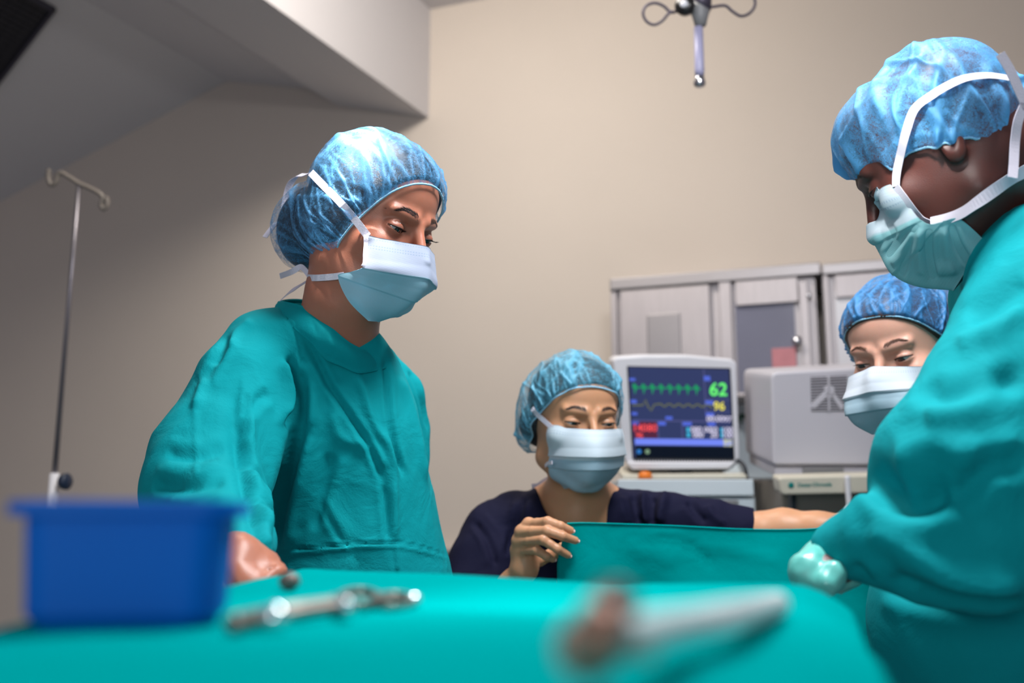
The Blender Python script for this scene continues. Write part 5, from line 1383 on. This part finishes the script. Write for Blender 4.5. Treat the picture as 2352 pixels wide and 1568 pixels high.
def bodyD_extra(p):
    t = chain(p, [P(2450, 600, 1.20), bkD, bkD*0.5+hipD*0.5, hipD], [0.07, 0.10, 0.11, 0.11], 0.05)
    t = smin(t, cone(p, P(2420, 700, 1.05), P(2520, 640, 1.34), 0.05, 0.05), 0.05)
    t = smin(t, chain(p, [a for a, b in armD], [b for a, b in armD], 0.02), 0.02)
    t = smin(t, handD(p), 0.01)
    t = smin(t, chain(p, [P(2500, 660, 1.36), P(2450, 1050, 1.42), P(2300, 1350, 1.30), P(2200, 1380, 1.2)], [0.045, 0.04, 0.034, 0.025], 0.02), 0.02)
    t = smin(t, legs_fn(hipD+[-.02, .09, -.02], hipD+[0, -.09, -.02], np.array([hipD[0]-.05, hipD[1]+.12, .06]), np.array([hipD[0]-.02, hipD[1]-.12, .06]))(p), 0.03)
    return t, 0.03
neckD = [(HD_.w(0, -0.030, -0.035), 0.057), (P(2360, 500, 1.16), 0.060), (P(2440, 590, 1.20), 0.075)]
fD = body_fn(HD_, [bodyD_extra], neckD, lids=(-0.0035, -0.0042), slim=1.06, ear=True)
axD = [axis2(-0.75, 0.55, [(-0.085, 0.085, 0.0032)], 0.016), axis2(-0.75, 0.62, [(-0.10, 0.13, 0.0032)], 0.016), axis2(-1.9, 0.14, [(-0.13, 0.09, 0.0032)], 0.016)]
meD = sdf_mesh('body', fD, axD, HD_.R, HD_.c); tint_skin(meD, HD_, 0.3, 0.5); link('body', meD, SK_D, pd_); bvD = bvh_of(meD)
eyes(HD_, pd_, (0, 1, -0.3)); brows_lashes(HD_, bvD, pd_, M_lash, lash=0.006, seed=15)
poD, pnD = (0, 0.048, 0.018), (0, -0.42, 0.905)
lobD = [((0, -0.01, 0.045), (0.081, 0.079, 0.056))]
hair(HD_, pd_, poD, pnD, [], low=-0.004, fine=0.006, infl=-0.002)
M_capD = cap_mat('cap_bright_blue', (100, 180, 238), 0.42)
capD = cap(HD_, pd_, M_capD, None, poD, pnD, lobD, infl=0.004, seed=33, cen=(0, -0.005, 0.0), gathers=34, gamp=0.0055, gw=2.2, crumple=0.0045, scal=0.006, rows=90, cols=360)
bvcD = bvh_of(capD.data)
cD = []
for sd_, md_, x0 in (((2064, 434), (2034, 446), 0.052), ((2084, 466), (2012, 500), 0.060), ((2108, 498), (2003, 545), 0.066), ((2134, 515), (2020, 588), 0.070), ((2168, 508), (2052, 636), 0.070), ((2206, 504), (2110, 662), 0.064), ((2262, 552), (2190, 668), 0.042)):
    cD.append(row(HD_, sd_, md_, [-x0, -x0*0.90, -x0*0.64, -x0*0.32, 0.0]))
mkD, WD_ = mask_from(HD_, cD, True, fD, pd_, mask_mat('mask_cloth_aqua', (200, 218, 230), (150, 208, 216), 0.34, 110), pleats=(0.40, 0.66), pamp=0.0012)
K = lambda x, y: (1880+0.3953*x, 80+0.3953*y)
folds(mkD.data, [([K(395, 1290), K(480, 1200), K(560, 1110)], 7, 0.003, 'groove'), ([K(420, 1330), K(500, 1270), K(545, 1130)], 9, 0.003, 'ridge'), ([K(480, 1400), K(520, 1260), K(575, 1100)], 7, 0.003, 'groove'),
 ([K(640, 1130), K(640, 1270), K(670, 1420)], 8, 0.005, 'groove'), ([K(590, 1120), K(580, 1260), K(600, 1400)], 11, 0.003, 'ridge'), ([K(720, 1110), K(740, 1240), K(790, 1400)], 11, 0.004, 'ridge'),
 ([K(770, 1110), K(810, 1220), K(880, 1340)], 8, 0.006, 'groove'), ([K(400, 1090), K(440, 1180), K(400, 1280)], 8, 0.002, 'groove')])
bvmD = bvh_of(mkD.data)
strap_on('tie_strap', [K(450, 880), K(455, 800), K(480, 680), K(510, 560), K(560, 430), K(660, 350), K(760, 290), K(860, 250), K(990, 236), K(1110, 252)], [bvcD, bvD], 0.0100, M_tie, mkD, HD_.c, lift=0.004)
strap_on('tie_strap', [K(450, 880), K(500, 950), K(560, 1030), K(600, 1070), K(650, 1092)], [bvmD, bvD], 0.0095, M_tie, mkD, HD_.c, lift=0.003)
strap_on('tie_strap', [K(650, 1092), K(740, 1070), K(830, 1035), K(920, 975), K(1040, 890), K(1130, 830), K(1195, 795), (2385, 372, 1.06), (2425, 352, 1.13), (2440, 340, 1.22)], [bvmD, bvD], 0.0130, M_tie, mkD, HD_.c, lift=0.004, wdir=CU*0.9+CX*0.3)
dk = 1.02
ribbon('tie_strap', catmull([P(*K(1055, 110), dk), P(*K(1110, 200), dk), P(*K(1160, 310), dk), P(*K(1215, 430), dk)], 6), 0.0100, M_tie, mkD, wdir=CX, thick=0.0006)
ribbon('tie_strap', catmull([P(*K(1200, 400), dk), P(*K(1160, 500), dk), P(*K(1142, 620), dk), P(*K(1135, 740), dk-0.005), P(*K(1128, 830), dk-0.01)], 6), 0.0095, M_tie, mkD, wdir=CX, thick=0.0006)

slD = [(P(2445, 650, 1.04), 0.088), (P(2405, 780, 1.00), 0.086), (P(2325, 940, 0.955), 0.086), (P(2235, 1090, 0.92), 0.088), (P(2270, 1215, 0.90), 0.074)]
slD2 = [(P(2330, 1215, 0.90), 0.070), (P(2200, 1235, 0.89), 0.060), (P(2090, 1240, 0.89), 0.050), (P(2000, 1245, 0.905), 0.038), (P(1945, 1256, 0.925), 0.027), (P(1930, 1262, 0.93), 0.025)]
def gD(p):
    d = chain(p, [a for a, b in slD], [b for a, b in slD], 0.03)
    d = smin(d, chain(p, [a for a, b in slD2], [b for a, b in slD2], 0.02), 0.014)
    t = chain(p, [P(2480, 620, 1.20), bkD, P(2640, 1100, 1.22), hipD*[1, 1, 0.95], hipD*[1, 1, 0.35]], [0.10, 0.15, 0.17, 0.18, 0.20], 0.06)
    t = smin(t, cone(p, P(2395, 640, 1.08), P(2500, 560, 1.30), 0.075, 0.075), 0.04)
    t = smin(t, cone(p, P(2240, 1500, 1.30), P(2400, 1100, 1.2), 0.06, 0.14), 0.06)
    t = smin(t, chain(p, [P(2330, 1180, 1.12), P(2215, 1420, 1.10), P(2290, 1680, 1.12)], [0.12, 0.095, 0.10], 0.05), 0.05)
    d = smin(d, t, 0.03)
    s2 = chain(p, [P(2500, 660, 1.36), P(2450, 1050, 1.42), P(2300, 1350, 1.30)], [0.085, 0.08, 0.06], 0.02)
    d = smin(d, s2, 0.02)
    return smax(d, -cone(p, P(2290, 430, 1.14), P(2400, 560, 1.18), 0.072, 0.070), 0.008)
axGD = [axis2(0.27, 1.35, [(0.27, 0.62, 0.005)], 0.02), axis2(0.72, 1.75, [(0.72, 1.1, 0.0055)], 0.02), axis2(0.3, 1.62, [(1.0, 1.5, 0.0055)], 0.02)]
meGD = sdf_mesh('gown', gD, axGD); noise_disp(meGD, 0.007, 14, 12)
folds(meGD, [
 ([(2010, 1080), (2060, 1140), (2120, 1150), (2180, 1120)], 30, 0.022, 'groove'), ([(2120, 880), (2170, 920), (2260, 900), (2352, 860)], 26, 0.010, 'groove'),
 ([(2130, 960), (2210, 940), (2300, 880)], 30, 0.012, 'ridge'), ([(2060, 1050), (2150, 1020), (2250, 1060)], 34, 0.010, 'ridge'),
 ([(2230, 740), (2290, 700), (2352, 640)], 26, 0.009, 'groove'), ([(2200, 800), (2280, 760), (2352, 720)], 24, 0.008, 'ridge'),
 ([(1990, 1230), (2080, 1260), (2200, 1330), (2352, 1340)], 26, 0.012, 'ridge'), ([(2040, 1330), (2150, 1370), (2352, 1395)], 24, 0.014, 'groove'),
 ([(2200, 1150), (2260, 1080), (2352, 1060)], 24, 0.010, 'groove'), ([(1960, 1300), (1990, 1340)], 16, 0.01, 'groove')])
relax(meGD, 2)
goD = link('gown', meGD, M_gown, pd_)
cl_top = ring_pts([(2262, 562, 1.10), (2285, 536, 1.075), (2320, 508, 1.075), (2360, 488, 1.09), (2410, 480, 1.14)], [(2440, 500, 1.22), (2400, 560, 1.27), (2330, 600, 1.25), (2280, 610, 1.18)])
cl_bot = ring_pts([(2240, 600, 1.10), (2275, 590, 1.055), (2325, 560, 1.05), (2375, 535, 1.07), (2440, 520, 1.12)], [(2480, 540, 1.23), (2430, 610, 1.30), (2330, 650, 1.28), (2265, 650, 1.18)])
Gd = np.array([cl_top*(1-t)+cl_bot*t for t in np.linspace(0, 1, 6)]); Gd = np.concatenate([Gd, Gd[:, :1]], 1)
grid_mesh('collar', Gd, M_gown, goD, thick=0.002)
# gloves: the near hand just clears the table edge
M_glove = mat('glove_mint', (104, 200, 190), 0.35, noise=0.05, nscale=30, spec=0.6, coat=0.3)
def glv(p):
    d = smin(handD(p, 0.0016), cone(p, P(1912, 1286, 0.93), P(1968, 1252, 0.928), 0.0235, 0.030), 0.012)
    return d
hx = P(1895, 1310, 0.92)
mgl = sdf_mesh('surgical_glove', glv, [np.arange(hx[0]-0.06, hx[0]+0.075, 0.0028), np.arange(hx[1]-0.07, hx[1]+0.08, 0.0028), np.arange(hx[2]-0.06, hx[2]+0.065, 0.0028)])
noise_disp(mgl, 0.0022, 90, 2); link('surgical_glove', mgl, M_glove, pd_)
shoe((hipD[0]-0.05, hipD[1]+0.12), 3.14, pd_); shoe((hipD[0]-0.02, hipD[1]-0.12), 3.14, pd_)

# ------------------------------------------------------------------ instrument table in the foreground
ZT = CAMZ-0.0400
def T(px, py, h=0.0): return on_plane(px, py, np.array([0, 0, ZT+h]), np.array([0, 0, 1.0]))
tb = empty('instrument_table', (0.0, 0.45, 0), 'steel instrument table under the teal drape in the foreground', 'table')
# outline of the top (counter-clockwise): the right side runs askew
poly = [np.array(q) for q in ((-0.26, 0.05), (0.042, 0.05), (0.225, 0.67), (-0.205, 0.91))]
def top_slab(name, z0, z1, inset, m, par):
    c = sum(poly)/len(poly); pts = [c+(q-c)*(1-inset) for q in poly]; n = len(pts)
    v = [(q[0], q[1], z0) for q in pts]+[(q[0], q[1], z1) for q in pts]
    f = [tuple(range(n))[::-1], tuple(range(n, 2*n))]+[(i, (i+1) % n, (i+1) % n+n, i+n) for i in range(n)]
    return link(name, mesh_from(name, v, f), m, par, False)
top_slab('tabletop', ZT-0.045, ZT-0.022, 0.06, M_steel, tb)
for q in (np.array([-0.16, 0.10]), np.array([0.0, 0.10]), np.array([0.15, 0.60]), np.array([-0.16, 0.80])):
    tube('leg', [(q[0], q[1]+0.02, ZT-0.05), (q[0], q[1]+0.02, 0.05)], 0.014, M_steel2, tb, 12)
    lathe('castor', (q[0]-0.011, q[1]+0.02, 0.031), [1, 0, 0], [(0, 0.027), (0.004, 0.031), (0.018, 0.031), (0.022, 0.027)], M_dark, tb, 14)
# drape over it: flat on top, rounded at the edges, hanging in soft folds
def poly_d(x, y):
    n = len(poly); best = np.full(x.shape, 1e9); bx_ = x.copy(); by_ = y.copy(); ins = np.ones(x.shape, bool)
    for i in range(n):
        a, b = poly[i], poly[(i+1) % n]; ab = b-a; t = np.clip(((x-a[0])*ab[0]+(y-a[1])*ab[1])/(ab@ab), 0, 1)
        cx_, cy_ = a[0]+t*ab[0], a[1]+t*ab[1]; d = np.hypot(x-cx_, y-cy_); m_ = d < best
        best = np.where(m_, d, best); bx_ = np.where(m_, cx_, bx_); by_ = np.where(m_, cy_, by_)
        ins &= (ab[0]*(y-a[1])-ab[1]*(x-a[0])) >= 0
    return np.where(ins, -best, best), bx_, by_
xs = np.concatenate([np.linspace(-0.95, -0.26, 90), np.linspace(-0.255, 0.30, 170), np.linspace(0.305, 0.95, 90)])
ys = np.concatenate([np.linspace(-0.55, 0.04, 60), np.linspace(0.045, 1.08, 210), np.linspace(1.085, 1.65, 80)])
X_, Y_ = np.meshgrid(xs, ys); D_, BX, BY = poly_d(X_, Y_)
Rr = 0.045; s = np.clip(D_+Rr, 0, None); th = np.clip(s/Rr, 0, math.pi/2)
dirx = np.where(D_ > 1e-6, (X_-BX), 0.0); diry = np.where(D_ > 1e-6, (Y_-BY), 0.0); nn = np.hypot(dirx, diry)+1e-9; dirx /= nn; diry /= nn
hang = np.clip(s-Rr*math.pi/2, 0, None); out = np.where(D_ > 0, Rr*np.sin(th)-Rr, 0.0)
ang = np.arctan2(Y_-0.45, X_); fold_ = 0.5+0.5*np.sin(ang*26+3*np.sin(ang*5)); outw = out+hang*(0.03+0.06*fold_)
PX = np.where(D_ > 0, BX+dirx*outw, X_); PY = np.where(D_ > 0, BY+diry*outw, Y_)
PZ = ZT-Rr*(1-np.cos(th))-hang
wv = (0.0020*np.sin(PX*9+2.2*np.sin(PY*7))+0.0022*np.sin(PY*17+1.5*np.sin(PX*6)+1.2)+0.0012*np.sin(PX*38+PY*21))
wv += 0.004*np.exp(-((PX+0.20)/0.10)**2-((PY-0.86)/0.05)**2)
PZ = PZ+np.where(D_ < 0.02, wv, wv*0.3)
PZ = np.maximum(PZ, 0.45+0.02*np.sin(ang*26))
G = np.stack([PX, PY, PZ], -1)
tdr = grid_mesh('table_drape', G, M_drape, None, thick=0.0)
bm = bmesh.new(); bm.from_mesh(tdr.data); bmesh.ops.recalc_face_normals(bm, faces=bm.faces[:]); bm.to_mesh(tdr.data); bm.free()
tag(tdr, 'teal drape spread over the instrument table in the foreground', 'drape')
bvT = bvh_of(tdr.data)
def rest(px, py, lift=0.0):
    h = bvT.ray_cast(Vector(CO), Vector(ray(px, py)).normalized())[0]
    q = np.array(h) if h is not None else T(px, py)
    return q+np.array([0, 0, lift])

# blue basin
M_blue = mat('blue_plastic', (0, 92, 184), 0.5, noise=0.04, nscale=12, spec=0.12)
br = rest(505, 1444); ux = np.array([0.985, 0.17, 0]); ux /= np.linalg.norm(ux); uy = np.array([-ux[1], ux[0], 0]); wB = 0.0760
bl = br-ux*wB; zb = br[2]-0.0005; hB = (1444-1150)/FPX*((br-CO)@CF)
bs = empty('basin', bl+ux*wB/2+uy*0.03, 'blurred bright blue plastic basin standing on the table drape, front left', 'basin')
dB_ = 0.055
def basin_ring(off, z, n=10):
    pts = []; r = 0.012
    for cx_, cy_, a0 in ((wB-r-off, r+off, -90), (wB-r-off, dB_-r-off, 0), (r+off, dB_-r-off, 90), (r+off, r+off, 180)):
        for k in range(n+1):
            a = math.radians(a0+90*k/n); pts.append(np.array([bl[0], bl[1], 0])+ux*(cx_+r*math.cos(a))+uy*(cy_+r*math.sin(a))+np.array([0, 0, z]))
    return pts
def stack_rings(name, rings, m, par, cap0=True, cap1=True):
    n = len(rings[0]); v = [p for r in rings for p in r]; f = []
    for i in range(len(rings)-1):
        for k in range(n): f.append((i*n+k, i*n+(k+1) % n, (i+1)*n+(k+1) % n, (i+1)*n+k))
    if cap0: f.append(tuple(range(n))[::-1])
    if cap1: f.append(tuple((len(rings)-1)*n+k for k in range(n)))
    return link(name, mesh_from(name, v, f), m, par, False)
stack_rings('body', [basin_ring(0.006, zb), basin_ring(0.002, zb+0.006), basin_ring(0.0, zb+hB*0.9), basin_ring(0.003, zb+hB*0.9), basin_ring(0.005, zb+0.010), basin_ring(0.012, zb+0.008)], M_blue, bs)
stack_rings('rim', [basin_ring(0.001, zb+hB*0.88), basin_ring(-0.005, zb+hB*0.885), basin_ring(-0.005, zb+hB*0.99), basin_ring(0.001, zb+hB), basin_ring(0.003, zb+hB*0.99), basin_ring(0.003, zb+hB*0.9)], M_blue, bs, False, False)

# instruments
M_inst = mat('instrument_steel', (120, 114, 108), 0.4, metal=0.9); M_dome = mat('glint_dome', (235, 240, 240), 0.12, metal=0.9); M_tip = mat('instrument_shine', (214, 220, 222), 0.2, metal=0.9)
def P_(x, y, h): return on_plane(x, y, np.array([0, 0, rest(x, y)[2]+h]), np.array([0, 0, 1.0]))
h1 = empty('forceps', rest(740, 1398), 'long steel forceps lying on the drape right of the blue basin', 'instrument')
tube('shank', catmull([P_(530, 1428, 0.004), P_(600, 1412, 0.004), P_(690, 1396, 0.005), P_(780, 1384, 0.006)], 6), [0.0030]*19, M_inst, h1, 8)
tube('shank', catmull([P_(535, 1436, 0.004), P_(610, 1420, 0.004), P_(700, 1404, 0.005), P_(780, 1392, 0.006)], 6), [0.0028]*19, M_inst, h1, 8)
lathe('box_joint', P_(634, 1412, 0.0065), [0, 0, 1], [(-0.003, 0.005), (0.000, 0.005), (0.0018, 0.0045), (0.003, 0.0034), (0.0037, 0.002), (0.004, 0.0004)], M_dome, h1, 24)  # pale polished dome added on the joint to give a bright glint
for cx_, cy_, rx, ry in ((826, 1372, 42, 15), (906, 1378, 40, 11)):
    tube('finger_ring', [P_(cx_+rx*math.cos(a), cy_+ry*math.sin(a), 0.006) for a in np.linspace(0, 2*math.pi, 25)[:-1]], 0.0023, M_inst, h1, 8, True)
tube('ratchet', [P_(770, 1376, 0.007), P_(800, 1394, 0.007)], 0.0026, M_tip, h1, 8)
lathe('ring_tip', P_(948, 1378, 0.006), [0, 0, 1], [(-0.003, 0.003), (0.0, 0.0045), (0.003, 0.003)], M_tip, h1, 12)
bb = lathe('steel_bead', rest(664, 1356, 0.0), [0, 0, 1], [(0, 0.001), (0.0015, 0.0045), (0.005, 0.0068), (0.009, 0.005), (0.0108, 0.001)], mat('warm_steel', (120, 104, 98), 0.5, metal=0.3), None, 18)
tag(bb, 'small round metal bead lying on the drape near the nurse hand', 'bead')
h2 = empty('suction_handle', rest(1560, 1460), 'pale steel suction tube with a brown and pink handle, front right on the drape', 'instrument')
M_cop = mat('copper_brown', (150, 112, 96), 0.4, metal=0.4); M_pinkh = mat('pinkish_metal', (196, 158, 142), 0.4, metal=0.3); M_tan = mat('tan_metal', (176, 164, 132), 0.4, metal=0.3)
tp2 = catmull([P_(1420, 1462, 0.0105), P_(1500, 1446, 0.0105), P_(1590, 1430, 0.0105), P_(1700, 1410, 0.0105), P_(1785, 1388, 0.0105)], 8)
tube('tube', tp2, np.linspace(0.0042, 0.0050, len(tp2)), mat('satin_tube', (222, 236, 236), 0.4, metal=0.2), h2, 14)
tube('grip', catmull([P_(1345, 1500, 0.009), P_(1358, 1476, 0.011), P_(1376, 1448, 0.013), P_(1392, 1424, 0.015)], 5), np.linspace(0.0050, 0.0058, 16), M_cop, h2, 12)
q = P_(1348, 1496, 0.009); lathe('pommel', q, [0, 0, 1], [(-0.006, 0.002), (-0.003, 0.0066), (0.002, 0.0074), (0.006, 0.005), (0.0075, 0.001)], M_pinkh, h2, 18)
tube('lever', catmull([P_(1372, 1476, 0.010), P_(1420, 1482, 0.008), P_(1500, 1486, 0.008)], 5), np.linspace(0.0042, 0.0030, 11), M_tan, h2, 10)
lathe('dark_valve', P_(1408, 1418, 0.015), [0.2, 0.1, 1], [(-0.008, 0.004), (0, 0.0062), (0.008, 0.005), (0.009, 0.0)], mat('valve_green', (12, 62, 62), 0.5), h2, 14)
